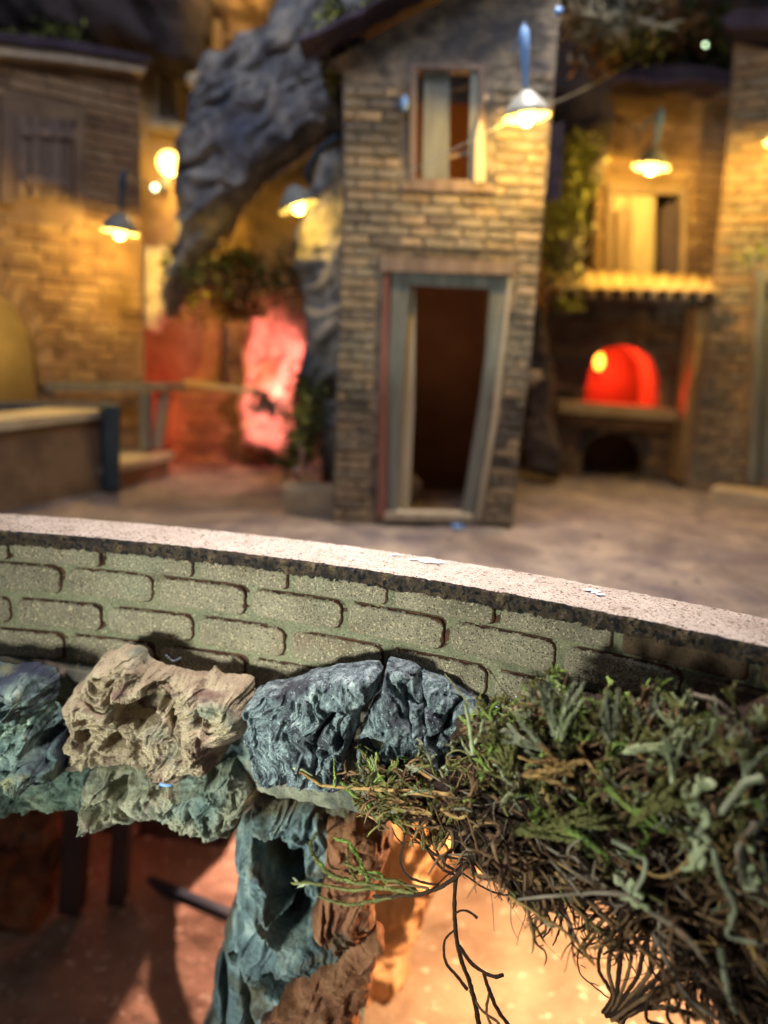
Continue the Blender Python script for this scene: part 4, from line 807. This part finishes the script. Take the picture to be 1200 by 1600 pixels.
# ================================================================== THE LEFT HOUSE
la, lb_ = P(0, 500, 4.95), P(215, 500, 5.5)
plA = Plane((la.x, la.y), (lb_.x, lb_.y))
lh = thing('left_house', 'brown brick house at the left edge with broken shutters and a yellow-lit archway', 'house')
arch = [(62, 700), (60, 600), (56, 556), (44, 512), (22, 474), (-6, 455), (-40, 450), (-80, 465), (-110, 520), (-120, 700)]
facA = [(-130, 760), (230, 720), (226, 560), (221, 350), (216, 106), (-130, 72)]
winA = [(6, 312), (116, 320), (116, 188), (6, 172)]
extrude('wall', plA, facA, -.12, 0, M_wallA, lh, [arch, winA])
bricks(lh, plA, [(-60, 760), (228, 715), (218, 118), (-60, 90)], [[(82, 720), (80, 600), (74, 548), (58, 500), (30, 458), (-6, 438), (-60, 440), (-120, 700)], [(-8, 336), (130, 340), (130, 164), (-8, 150)]], .19, .064, .012, .016, M_bA, 299)
rg = []
for k in range(9):
    t0, t1 = k/9, (k+1)/9-.012; a0 = math.pi*.5*t0; a1 = math.pi*.5*t1
    f_ = lambda a, r: (-40+(r)*math.cos(a)*1.0, 600-(r*1.48)*math.sin(a))
    extrude('voussoir', plA, [f_(a0, 101), f_(a0, 124), f_(a1, 124), f_(a1, 101)], -.05, .035, M_bA[k % 2], lh)
box('side_wall', plA.w(plA.uv(214, 400)[0]-.06, 1.1, -.72), (.1, 1.18, 2.3), M_wallA, lh, plA.ang)
box('inner_wall', plA.w(plA.uv(0, 400)[0]-.2, .8, -.85), (2.6, .06, 2.2), M_plaster, lh, plA.ang)
box('upper_floor', plA.w(plA.uv(0, 400)[0]-.2, plA.uv(60, 420)[1], -.5), (2.6, .65, .05), M_interior, lh, plA.ang)
rA = extrude('roof', plA, [(-140, 48), (100, 74), (222, 98), (224, 108), (100, 88), (-140, 62)], -1.3, .16, M_roof, lh)
extrude('fascia', plA, [(-140, 64), (100, 90), (218, 108), (218, 120), (100, 104), (-140, 80)], -.05, .12, M_palewood, lh)
# shutters: two weathered leaves of boards, one hanging crooked
sh = extrude('shutter', plA, [(-2, 318), (20, 320), (24, 178), (2, 168)], .0, .05, M_oldwood, lh)
sh2 = extrude('shutter', plA, [(24, 316), (112, 318), (112, 184), (24, 180)], -.03, .010, M_oldwood, lh)
for k, (x0, x1, d) in enumerate([(26, 44, .03), (46, 62, .045), (64, 76, .03), (78, 94, .035), (96, 110, .03)]):
    extrude('board', plA, [(x0, 308), (x1, 309), (x1, 184+k), (x0, 182+k)], -.011, d+.005, M_oldwood, sh2)
extrude('batten', plA, [(36, 290), (104, 296), (104, 280), (36, 274)], .02, .062, M_oldwood, sh2)
extrude('batten', plA, [(30, 214), (112, 220), (112, 206), (30, 200)], .02, .063, M_oldwood, sh2)
extrude('window_lintel', plA, [(0, 180), (116, 190), (116, 170), (0, 160)], -.02, .035, M_wallA, lh)
light('archway_lamp', 'POINT', plA.w(plA.uv(0, 500)[0]-.1, plA.uv(0, 500)[1], -.35), 9, (1, .60, .14), .06)

# back house behind, lit yellow
plB = front(6.3)
bh = thing('back_house', 'tall ochre-lit house behind the left house, with a dark window', 'house')
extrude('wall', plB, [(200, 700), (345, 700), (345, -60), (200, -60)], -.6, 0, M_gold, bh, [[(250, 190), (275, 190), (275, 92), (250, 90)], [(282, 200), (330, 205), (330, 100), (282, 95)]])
box('back_wall', plB.w(plB.uv(270, 300)[0], 1.5, -.65), (1.2, .06, 3.2), M_interior, bh)
extrude('window_frame', plB, [(246, 196), (280, 196), (280, 86), (246, 84)], .002, .06, M_palewood, bh, [[(252, 188), (262, 188), (262, 94), (252, 92)], [(266, 188), (274, 188), (274, 94), (266, 92)]])
extrude('window_sill', plB, [(240, 206), (322, 216), (322, 204), (240, 194)], .002, .14, M_palewood, bh)
bt = thing('buttress', 'yellow-lit plaster buttress between the left house and the bark arch', 'buttress')
rock('pier', front(5.75), [(203, 388), (262, 380), (285, 400), (280, 440), (262, 500), (250, 520), (215, 516), (208, 460)], .12, .02, 71, M_plaster, parent=bt, R=.1, amp=.04, freq=3)
# ochre rocks and cliff tops
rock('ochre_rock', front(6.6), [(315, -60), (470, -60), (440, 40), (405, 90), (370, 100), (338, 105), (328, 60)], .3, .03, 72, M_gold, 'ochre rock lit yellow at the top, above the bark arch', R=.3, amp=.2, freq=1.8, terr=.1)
light('cliff_lamp', 'POINT', P(395, -40, 5.9), 14, (1, .62, .2), .1)
rock('cliff_rock', front(6.1), [(-100, -80), (320, -80), (330, 40), (318, 130), (215, 100), (100, 80), (-100, 70)], .5, .035, 73, M_darkrock, 'dark reddish rock rising behind the left house roof', R=.5, amp=.3, freq=1.3, terr=.15)
rock('ledge_stone', front(5.9), [(294, 120), (330, 112), (336, 126), (318, 138), (296, 134)], .08, .02, 74, M_plaster, 'small pale stone jutting out at the left of the bark arch top', R=.05, amp=.02, freq=4)
# the bark arch
rock('bark_arch', front(5.0), [(330, 108), (338, 96), (380, 84), (420, 50), (452, -40), (640, -60), (620, 60), (560, 120), (546, 200), (500, 222), (472, 246), (440, 268), (402, 296), (372, 340), (340, 382), (312, 420), (300, 452), (280, 490), (264, 500), (262, 440), (278, 400), (282, 340), (276, 290), (282, 240), (302, 200), (300, 160)],
     .26, .014, 75, M_barkarch, 'big grey-blue cork bark trunk leaning in an arch left of the tower house', cat='bark arch', R=.18, amp=.09, freq=4.0, st=(.3, 1.8), rot=.85, terr=.02, lumps=.15)
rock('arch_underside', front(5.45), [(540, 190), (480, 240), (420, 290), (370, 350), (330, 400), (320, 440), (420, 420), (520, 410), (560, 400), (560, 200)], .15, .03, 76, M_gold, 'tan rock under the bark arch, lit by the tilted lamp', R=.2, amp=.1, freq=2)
rock('rock_column', front(4.9), [(474, 330), (500, 250), (540, 230), (560, 300), (560, 820), (505, 790), (500, 700), (478, 640), (480, 540), (472, 470), (462, 420)], .2, .02, 77, M_barkarch, 'grey-green rock column tight against the left side of the tower house', R=.18, amp=.1, freq=3, terr=.04)
# ------------------------------------------------------------------ leaf clumps
def bush(name, label, cx, cy, Y, rx, ry, mats, n=700, leaf=.05, seed=1, cat='bush', depth=.25, trunk=True):
    t = thing(name, label, cat); c = P(cx, cy, Y); k_ = (P(cx+1, cy, Y)-c).length; b = Bag(); r = np.random.default_rng(seed)
    RX, RZ = rx*k_, ry*k_; cl = r.normal(size=(14, 3))*.45
    for j in range(14):
        m = j % len(mats); K = n//14; pts = cl[j]+r.normal(size=(K, 3))*.26; pts = np.clip(pts, -1.15, 1.15)
        p = np.array(c)+pts*np.array([RX, depth, RZ]); d = r.normal(size=(K, 3)); d /= np.linalg.norm(d, axis=1)[:, None]; s = np.cross(d, r.normal(size=(K, 3))); s /= np.linalg.norm(s, axis=1)[:, None]
        L_ = leaf*r.uniform(.5, 1.3, K)[:, None]
        V = np.stack([p, p+d*L_*.5+s*L_*.22, p+d*L_, p+d*L_*.5-s*L_*.22], 1).reshape(-1, 3); b.add(V, np.arange(K*4).reshape(K, 4), m)
    b.build('foliage', mats, t, False)
    if trunk:
        b = Bag()
        for j in range(7): b.tube(spline([list(c+Vector((0, 0, -RZ*1.0))), list(c+Vector((cl[j][0]*RX*.4, 0, -RZ*.2))), list(np.array(c)+cl[j]*np.array([RX, depth, RZ]))], 8), .018, .006, 0)
        b.build('stem', [M_oldwood], t)
    return t
bush('bush', 'dark green and rusty bush hanging under the bark arch', 385, 425, 5.3, 92, 52, [M_leafdk, M_leafbr, M_leafdk], 1500, .07, 1, trunk=False)
bush('bush', 'dry reddish bush above the pink-lit plaster', 370, 485, 5.45, 72, 22, [M_leafbr, M_leafbr, M_leafyl], 700, .06, 2, trunk=False)
bush('bush', 'yellow-green tuft at the foot of the bark arch', 286, 460, 5.5, 20, 26, [M_leafyl], 240, .05, 3, trunk=False)
bush('bush', 'upright dark bush at the left foot of the tower house', 470, 660, 4.7, 34, 76, [M_leafdk, M_leafyl, M_leafdk], 1200, .055, 4)
bush('bush', 'reddish dry bush left of the upright dark bush', 425, 628, 5.2, 30, 26, [M_leafbr, M_lichen], 360, .05, 5)
bush('bush', 'tall yellow-green creeper between the tower house and the oven house', 888, 350, 5.75, 46, 104, [M_leafyl, M_leafyl, M_leafdk, M_lichen], 2200, .075, 6, trunk=False)
bush('bush', 'mossy tuft on the rock above the left house roof', 100, 62, 5.9, 66, 16, [M_leafyl, M_leafdk], 500, .06, 7, trunk=False)
bush('bush', 'yellow-green tuft on the tower house roof eave', 524, 50, 4.4, 22, 24, [M_leafyl, M_leafdk], 300, .05, 8, trunk=False)
bush('bush', 'green tuft higher up on the tower house roof', 588, 14, 4.5, 34, 22, [M_leafdk, M_leafyl], 400, .05, 9, trunk=False)
bush('bush', 'small green tuft just below the tower house eave', 518, 118, 4.5, 10, 16, [M_leafyl], 80, .04, 10, trunk=False)
bush('flower_bush', 'cream flowering tuft on the right tower by the photo edge', 1190, 398, 5.4, 18, 24, [M_lichen, M_leafyl], 220, .05, 11, trunk=False)
bush('hedge', 'dark bushes along the top of the cliff at the upper right', 1090, 60, 7.0, 150, 60, [M_leafdk, M_leafdk, M_leafbr], 1600, .12, 12, trunk=False, depth=.5)
tw = thing('twig', 'bright pink-lit twig at the foot of the upright dark bush', 'twig'); b = Bag()
b.tube(spline([list(P(470, 742, 4.5)), list(P(472, 712, 4.5)), list(P(470, 690, 4.5)), list(P(482, 672, 4.5))], 10), .022, .010, 0); b.tube(spline([list(P(458, 738, 4.5)), list(P(472, 728, 4.5)), list(P(488, 738, 4.5))], 8), .014, .012, 0); b.build('branch', [M_pinkplaster], tw)
bush('bush', 'fuzzy brown-green foliage behind the pale lichen branch at the top', 940, 20, 4.95, 90, 60, [M_leafbr, M_leafdk, M_lichen], 1600, .07, 21, trunk=False)
bush('bush', 'dark greenery behind the bark arch top, left of the tower roof', 560, -10, 5.6, 90, 60, [M_leafdk, M_leafyl, M_leafdk], 900, .08, 22, trunk=False)
bush('bush', 'dry brown foliage draped at the lower end of the bark arch', 312, 428, 4.95, 38, 34, [M_leafbr, M_leafdk, M_leafyl], 520, .06, 23, trunk=False)
# lichen twigs, top right
t = thing('lichen_branch', 'curly pale lichen branch hanging in at the top, right of the tower house', 'branch'); b = Bag()
for k in range(70):
    s0 = np.array(P(880+random.uniform(0, 120), random.uniform(-30, 40), 4.7))+rng.normal(size=3)*.06; a = random.uniform(-1.3, .3)
    strand(b, s0, [math.cos(a), random.uniform(-.3, .3), math.sin(a)], random.uniform(.10, .24), random.uniform(.005, .010), 0, .045, curl=1.6, droop=.1, per=6, ang=.8, fork=2)
b.build('twigs', [M_lichen], t)
rock('cliff_rock', front(6.0), [(868, -60), (962, -60), (962, 60), (950, 150), (945, 230), (930, 290), (900, 300), (862, 300), (858, 200)], .2, .03, 78, M_darkrock, 'purple-grey rock behind the creeper, right of the tower house', R=.2, amp=.14, freq=1.8, terr=.06)
t = thing('shutter_board', 'dark violet board sticking out at the right side of the tower house', 'board'); extrude('board', front(4.6), [(852, 316), (876, 310), (882, 190), (858, 195)], -.03, 0, M_roof, t)
t = thing('fairy_light', 'tiny greenish-white light high in the dark bushes at the upper right', 'light'); ball('bulb', P(1102, 70, 6.4), .012, M_led, t)
t = thing('blue_light', 'tiny blue light at the top corner of the tower house', 'light'); ball('bulb', P(873, 18, 4.1), .020, M_bead, t)

# ================================================================== THE OVEN HOUSE
plO = front(6.35)
oh = thing('oven_house', 'amber-lit brick house with a balcony door above a scalloped tile canopy, at the right', 'house')
facO = [(925, 470), (1130, 478), (1140, 150), (955, 142), (930, 300)]
winO = [(948, 440), (1062, 446), (1066, 300), (950, 294)]
extrude('wall', plO, facO, -.1, 0, M_wallA, oh, [winO])
bricks(oh, plO, [(925, 466), (1128, 474), (1138, 160), (955, 152), (930, 300)], [[(942, 450), (1070, 452), (1072, 290), (944, 284)]], .24, .085, .018, .022, M_bA, 200)
extrude('fascia', plO, [(945, 150), (1142, 164), (1142, 150), (945, 138)], .002, .16, M_oldwood, oh)
extrude('roof', plO, [(935, 142), (1146, 152), (1130, 128), (1060, 118), (1000, 120), (950, 128)], -1.4, .22, M_roof, oh)
for k in range(12):
    p = P(950+k*15, 136-3*math.sin(k), 6.1); box('roof_tile', p, (.075, .3, .03), M_roof, oh, 0, .01)
extrude('window_frame', plO, [(944, 442), (1068, 448), (1070, 296), (946, 290)], -.02, .05, M_oldwood, oh, [[(954, 436), (1058, 441), (1060, 306), (956, 301)]])
extrude('door_panel', plO, [(984, 442), (1024, 444), (1026, 300), (986, 298)], -.09, -.03, M_palewood, oh)
extrude('shutter', plO, [(957, 440), (982, 442), (984, 332), (974, 322), (960, 332)], -.02, .07, M_oldwood, oh)
extrude('shutter', plO, [(1028, 442), (1052, 444), (1056, 328), (1046, 316), (1030, 328)], -.02, .07, M_roof, oh)
extrude('shutter', plO, [(957, 330), (982, 330), (984, 302), (957, 300)], -.08, -.04, M_palewood, oh)
box('inner_wall', plO.w(plO.uv(1010, 400)[0], 1.2, -.5), (1.6, .05, 2.4), M_interior, oh)
# canopy of half-round tiles, sloping towards us
cpn = 11
for k in range(cpn):
    x = 866+k*(1108-866)/(cpn-1); a = P(x, 436+k*.8, 6.30); c_ = P(x-2, 464+k*.5, 5.85); d = (Vector(c_)-Vector(a)); v = []; f = []
    X = Vector((1, 0, 0)); Nn = X.cross(d.normalized()); Nn = Nn if Nn.z > 0 else -Nn; rr = .085; n = 9
    for e_, pp in enumerate((a, c_)):
        for (ri) in (rr, rr*.8):
            for j in range(n): th = math.pi*j/(n-1); v.append(Vector(pp)+X*math.cos(th)*ri+Nn*math.sin(th)*ri)
    for j in range(n-1): f += [(j, j+1, 2*n+j+1, 2*n+j), (n+j+1, n+j, 3*n+j, 3*n+j+1), (j, n+j, n+j+1, j+1), (2*n+j, 2*n+j+1, 3*n+j+1, 3*n+j)]
    link('roof_tile', mesh('roof_tile', v, f, M_tile, True), oh)
extrude('canopy_board', front(6.2), [(862, 470), (1104, 478), (1104, 466), (862, 458)], -.1, .02, M_oldwood, oh)
# the oven
plV = front(6.30)
ov = thing('bread_oven', 'brick bread oven glowing red in its arched mouth, under the tile canopy', 'oven')
mouth = [(912, 630), (1030, 636), (1029, 590), (1018, 560), (998, 545), (972, 539), (946, 544), (928, 560), (918, 590)]
logh = [(908, 746), (1006, 746), (1004, 716), (998, 698), (982, 682), (957, 676), (932, 682), (914, 698), (909, 716)]
extrude('oven_face', plV, [(850, 748), (1072, 752), (1092, 466), (858, 460)], -.12, 0, M_wallC, ov, [mouth, logh])
bricks(ov, plV, [(862, 748), (1066, 750), (1088, 500), (858, 496)], [[(898, 645), (1044, 650), (1040, 580), (1020, 545), (975, 525), (930, 540), (908, 580)], [(902, 760), (1012, 760), (1012, 700), (1000, 672), (955, 654), (915, 668), (902, 700)], [(850, 668), (1080, 670), (1080, 618), (850, 616)]], .20, .075, .016, .02, [M_bA[2], M_bC[2], M_bA[0]], 200)
extrude('ledge', plV, [(868, 642), (1056, 656), (1056, 638), (868, 624)], .0, .16, M_stone, ov)
extrude('ledge_support', plV, [(884, 664), (1046, 674), (1046, 658), (884, 648)], .002, .07, M_bA[0], ov)
# vaulted chamber with an ember-red lining
v = []; f = []; n = 12; uc = plV.uv(971, 600)[0]; zb = plV.uv(971, 636)[1]; rw_ = abs(plV.uv(1032, 600)[0]-plV.uv(911, 600)[0])/2; rh = plV.uv(971, 536)[1]-zb
for e_ in (-.121, -.62):
    for j in range(n): th = math.pi*j/(n-1); v.append(plV.w(uc+rw_*math.cos(th)*1.03, zb+rh*1.03*math.sin(th)**.7, e_))
for j in range(n-1): f.append((j, j+1, n+j+1, n+j))
f.append(tuple(range(n, 2*n))); f.append((0, n, 2*n-1, n-1))
ch = mesh('chamber', v, f, M_redwood); ch.materials[0] = M_bA[0]; link('chamber', ch, ov)
c = plV.w(*plV.uv(951, 566), -.28); t = thing('ember_bulb', 'small glowing orange bulb inside the red oven mouth', 'light bulb'); ball('bulb', c, .042, M_flame, t, 1.7); ball('socket', c-Vector((0, 0, .13)), .03, M_redwood, t)
light('ember_light', 'POINT', plV.w(uc+.03, zb+rh*.55, -.32), 24, (1, .045, .02), .05)
box('floor_of_ashes', plV.w(plV.uv(957, 730)[0], .0, -.4), (.6, .5, .02), M_darkrock, ov)
box('back_wall', plV.w(uc, .6, -.75), (1.5, .05, 1.5), M_interior, ov)
# the lit pier right of the oven
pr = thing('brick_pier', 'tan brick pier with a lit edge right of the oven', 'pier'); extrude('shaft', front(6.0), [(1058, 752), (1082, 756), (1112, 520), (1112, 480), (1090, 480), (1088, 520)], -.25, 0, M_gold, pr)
wd = thing('side_rock', 'dim rock between the tower house and the oven', 'rock'); rock('boulder', front(5.9), [(812, 740), (868, 745), (866, 560), (850, 470), (830, 480)], .12, .025, 80, M_darkrock, parent=wd, R=.1, amp=.06, freq=3)
rock('pale_stone', front(5.2), [(818, 600), (826, 574), (846, 572), (850, 594), (834, 606)], .04, .015, 79, M_stone, 'pale stone on the dim rock by the right side of the tower house', R=.04, amp=.01)

# ================================================================== THE RIGHT TOWER
plR = Plane((2.44, 5.95), (3.0, 5.62))
rt = thing('right_tower', 'banded brick tower at the right edge, lit yellow, with a grey-blue door', 'house')
facR = [(1068, 770), (1240, 800), (1300, 100), (1148, 66), (1138, 200), (1118, 400), (1094, 600)]
doorR = [(1172, 752), (1236, 760), (1250, 430), (1186, 420)]
extrude('wall', plR, facR, -.12, 0, M_wallA, rt, [doorR])
bricks(rt, plR, [(1074, 762), (1230, 780), (1250, 90), (1150, 80), (1140, 200), (1120, 400), (1096, 600)], [[(1164, 760), (1260, 770), (1260, 420), (1178, 410)]], .20, .072, .016, .024, M_bC[:2]+[M_bA[1]], 290)
extrude('door_frame', plR, [(1170, 756), (1182, 757), (1198, 440), (1240, 446), (1240, 428), (1184, 420)], -.05, .03, M_bluewood, rt)
extrude('door_leaf', plR, [(1182, 756), (1236, 760), (1244, 440), (1196, 436)], -.1, -.055, M_bluewood, rt)
extrude('roof', plR, [(1130, 52), (1160, 36), (1320, 34), (1320, 60), (1150, 66)], -1.2, .25, M_roof, rt)
box('side_wall', plR.w(plR.uv(1110, 500)[0]+.1, 1.2, -.7), (.08, 1.1, 2.4), M_wallA, rt, plR.ang)
st = thing('door_step', 'low stone step in front of the right tower door', 'step'); box('slab', P(1185, 780, 5.3)+Vector((.1, 0, -.01)), (.8, .3, .11), M_stone, st, plR.ang, .01)

# ================================================================== LEFT YARD
A0, B0 = PZ(-40, 806), PZ(156, 772); plW = Plane((A0.x, A0.y), (B0.x, B0.y))
lw = thing('low_wall', 'low brown rendered wall with a pale stone top at the left edge', 'wall')
extrude('wall', plW, [(-60, 812), (156, 774), (158, 652), (-60, 678)], -.22, 0, M_wallA, lw)
extrude('coping', plW, [(-60, 680), (162, 652), (163, 640), (-60, 664)], -.34, .03, M_plaster, lw)
ra = thing('wooden_railing', 'grey wooden railing with two posts behind the low wall', 'railing')
r1, r2, r3 = P(-20, 632, 5.0), P(150, 616, 5.05), P(290, 602, 5.6)
beam('rail', P(70, 604, 4.95), P(288, 604, 5.5), .055, M_bluewood, ra, .05); beam('rail', P(-20, 634, 4.75), P(170, 634, 4.75), .05, M_bluewood, ra, .05)
beam('post', P(172, 632, 4.6), P(172, 764, 4.66), .10, M_darkmetal, ra); beam('post', P(228, 612, 5.3), P(228, 704, 5.3), .075, M_bluewood, ra)
beam('post', P(258, 612, 5.45), P(246, 700, 5.45), .07, M_palewood, ra)
r2_ = thing('thin_rail', 'thin pale rail running right from the wooden railing to the dry bush', 'rail'); beam('rail', P(288, 597, 5.6), P(412, 614, 5.3), .035, M_plaster, r2_)
bn = thing('stone_bench', 'low brick step with a pale top, right of the low wall', 'step')
a, b_ = PZ(172, 772), PZ(264, 742); plN = Plane((a.x, a.y), (b_.x, b_.y)); extrude('riser', plN, [(170, 774), (264, 742), (264, 716), (170, 742)], -.42, 0, M_bA[0], bn); extrude('tread', plN, [(168, 742), (267, 716), (267, 706), (168, 730)], -.5, .03, M_plaster, bn)
gw = thing('garden_wall', 'dim brown brick wall below the thin rail', 'wall'); plG = front(5.95); gp = [(268, 724), (418, 728), (414, 612), (276, 606)]
extrude('wall', plG, gp, -.15, 0, M_wallA, gw); bricks(gw, plG, gp, [], .24, .085, .018, .02, M_bA, 120)
sb = thing('stone_block', 'tan stone block on the ground at the left foot of the tower house', 'stone'); box('block', PZ(484, 802)+Vector((0, .12, .07)), (.34, .26, .16), M_stone, sb, .05, .015)
rock('pink_plaster', front(6.0), [(384, 700), (378, 560), (384, 480), (410, 456), (440, 448), (474, 452), (484, 490), (480, 560), (474, 640), (462, 720)], .16, .02, 81, M_pinkplaster, 'rose plaster wall lit bright red behind the bushes', cat='wall', R=.08, amp=.12, freq=2.4, terr=.05)
rock('pink_plaster', front(6.6), [(215, 720), (220, 500), (300, 470), (420, 470), (430, 720)], .15, .03, 82, M_pinkplaster, 'dim red plaster wall behind the wooden railing', cat='wall', R=.2, amp=.08, freq=1.5)
light('red_lamp_right', 'SPOT', P(466, 610, 5.25), 70, (1, .27, .22), .05, P(400, 600, 6.1), 105, .5)
light('red_lamp_left', 'POINT', P(205, 660, 5.75), 9, (1, .07, .04), .05)
light('pink_spill', 'SPOT', (-.75, 4.05, 1.5), 90, (1, .50, .46), .05, PZ(320, 752), 30, .9)
gb = Bag(); ico = np.array([(0, 0, 1), (1, 0, 0), (0, 1, 0), (-1, 0, 0), (0, -1, 0), (0, 0, -1)], float); icf = [(0, 1, 2, 2), (0, 2, 3, 3), (0, 3, 4, 4), (0, 4, 1, 1), (5, 2, 1, 1), (5, 3, 2, 2), (5, 4, 3, 3), (5, 1, 4, 4)]
for k in range(2600):
    y = 2.3+3.9*random.random()**.8; x = random.uniform(-.55, .62)*y
    if wall_y(min(max(x, -2), 1.6))+.3 > y: continue
    r_ = .004+.012*random.random()**4*1.6; gb.add(ico*np.array([r_*random.uniform(.8, 1.6), r_, r_*.7])+rng.normal(size=(6, 3))*r_*.2+np.array([x, y, .004]), icf, random.randrange(3))
gb.build('gravel', [M_ground, M_stone, M_ground], None, False)['kind'] = 'stuff'
st_ = [(870, 738, .03), (505, 786, .018), (1002, 760, .02)]
for k, (x, y, r_) in enumerate(st_):
    t = thing('pebble', ['white pebble on the ground before the oven', 'small pebble beside the tan stone block', 'small pebble at the foot of the oven'][k], 'pebble'); ball('stone', PZ(x, y)+Vector((0, 0, r_*.6)), r_, M_plaster, t)
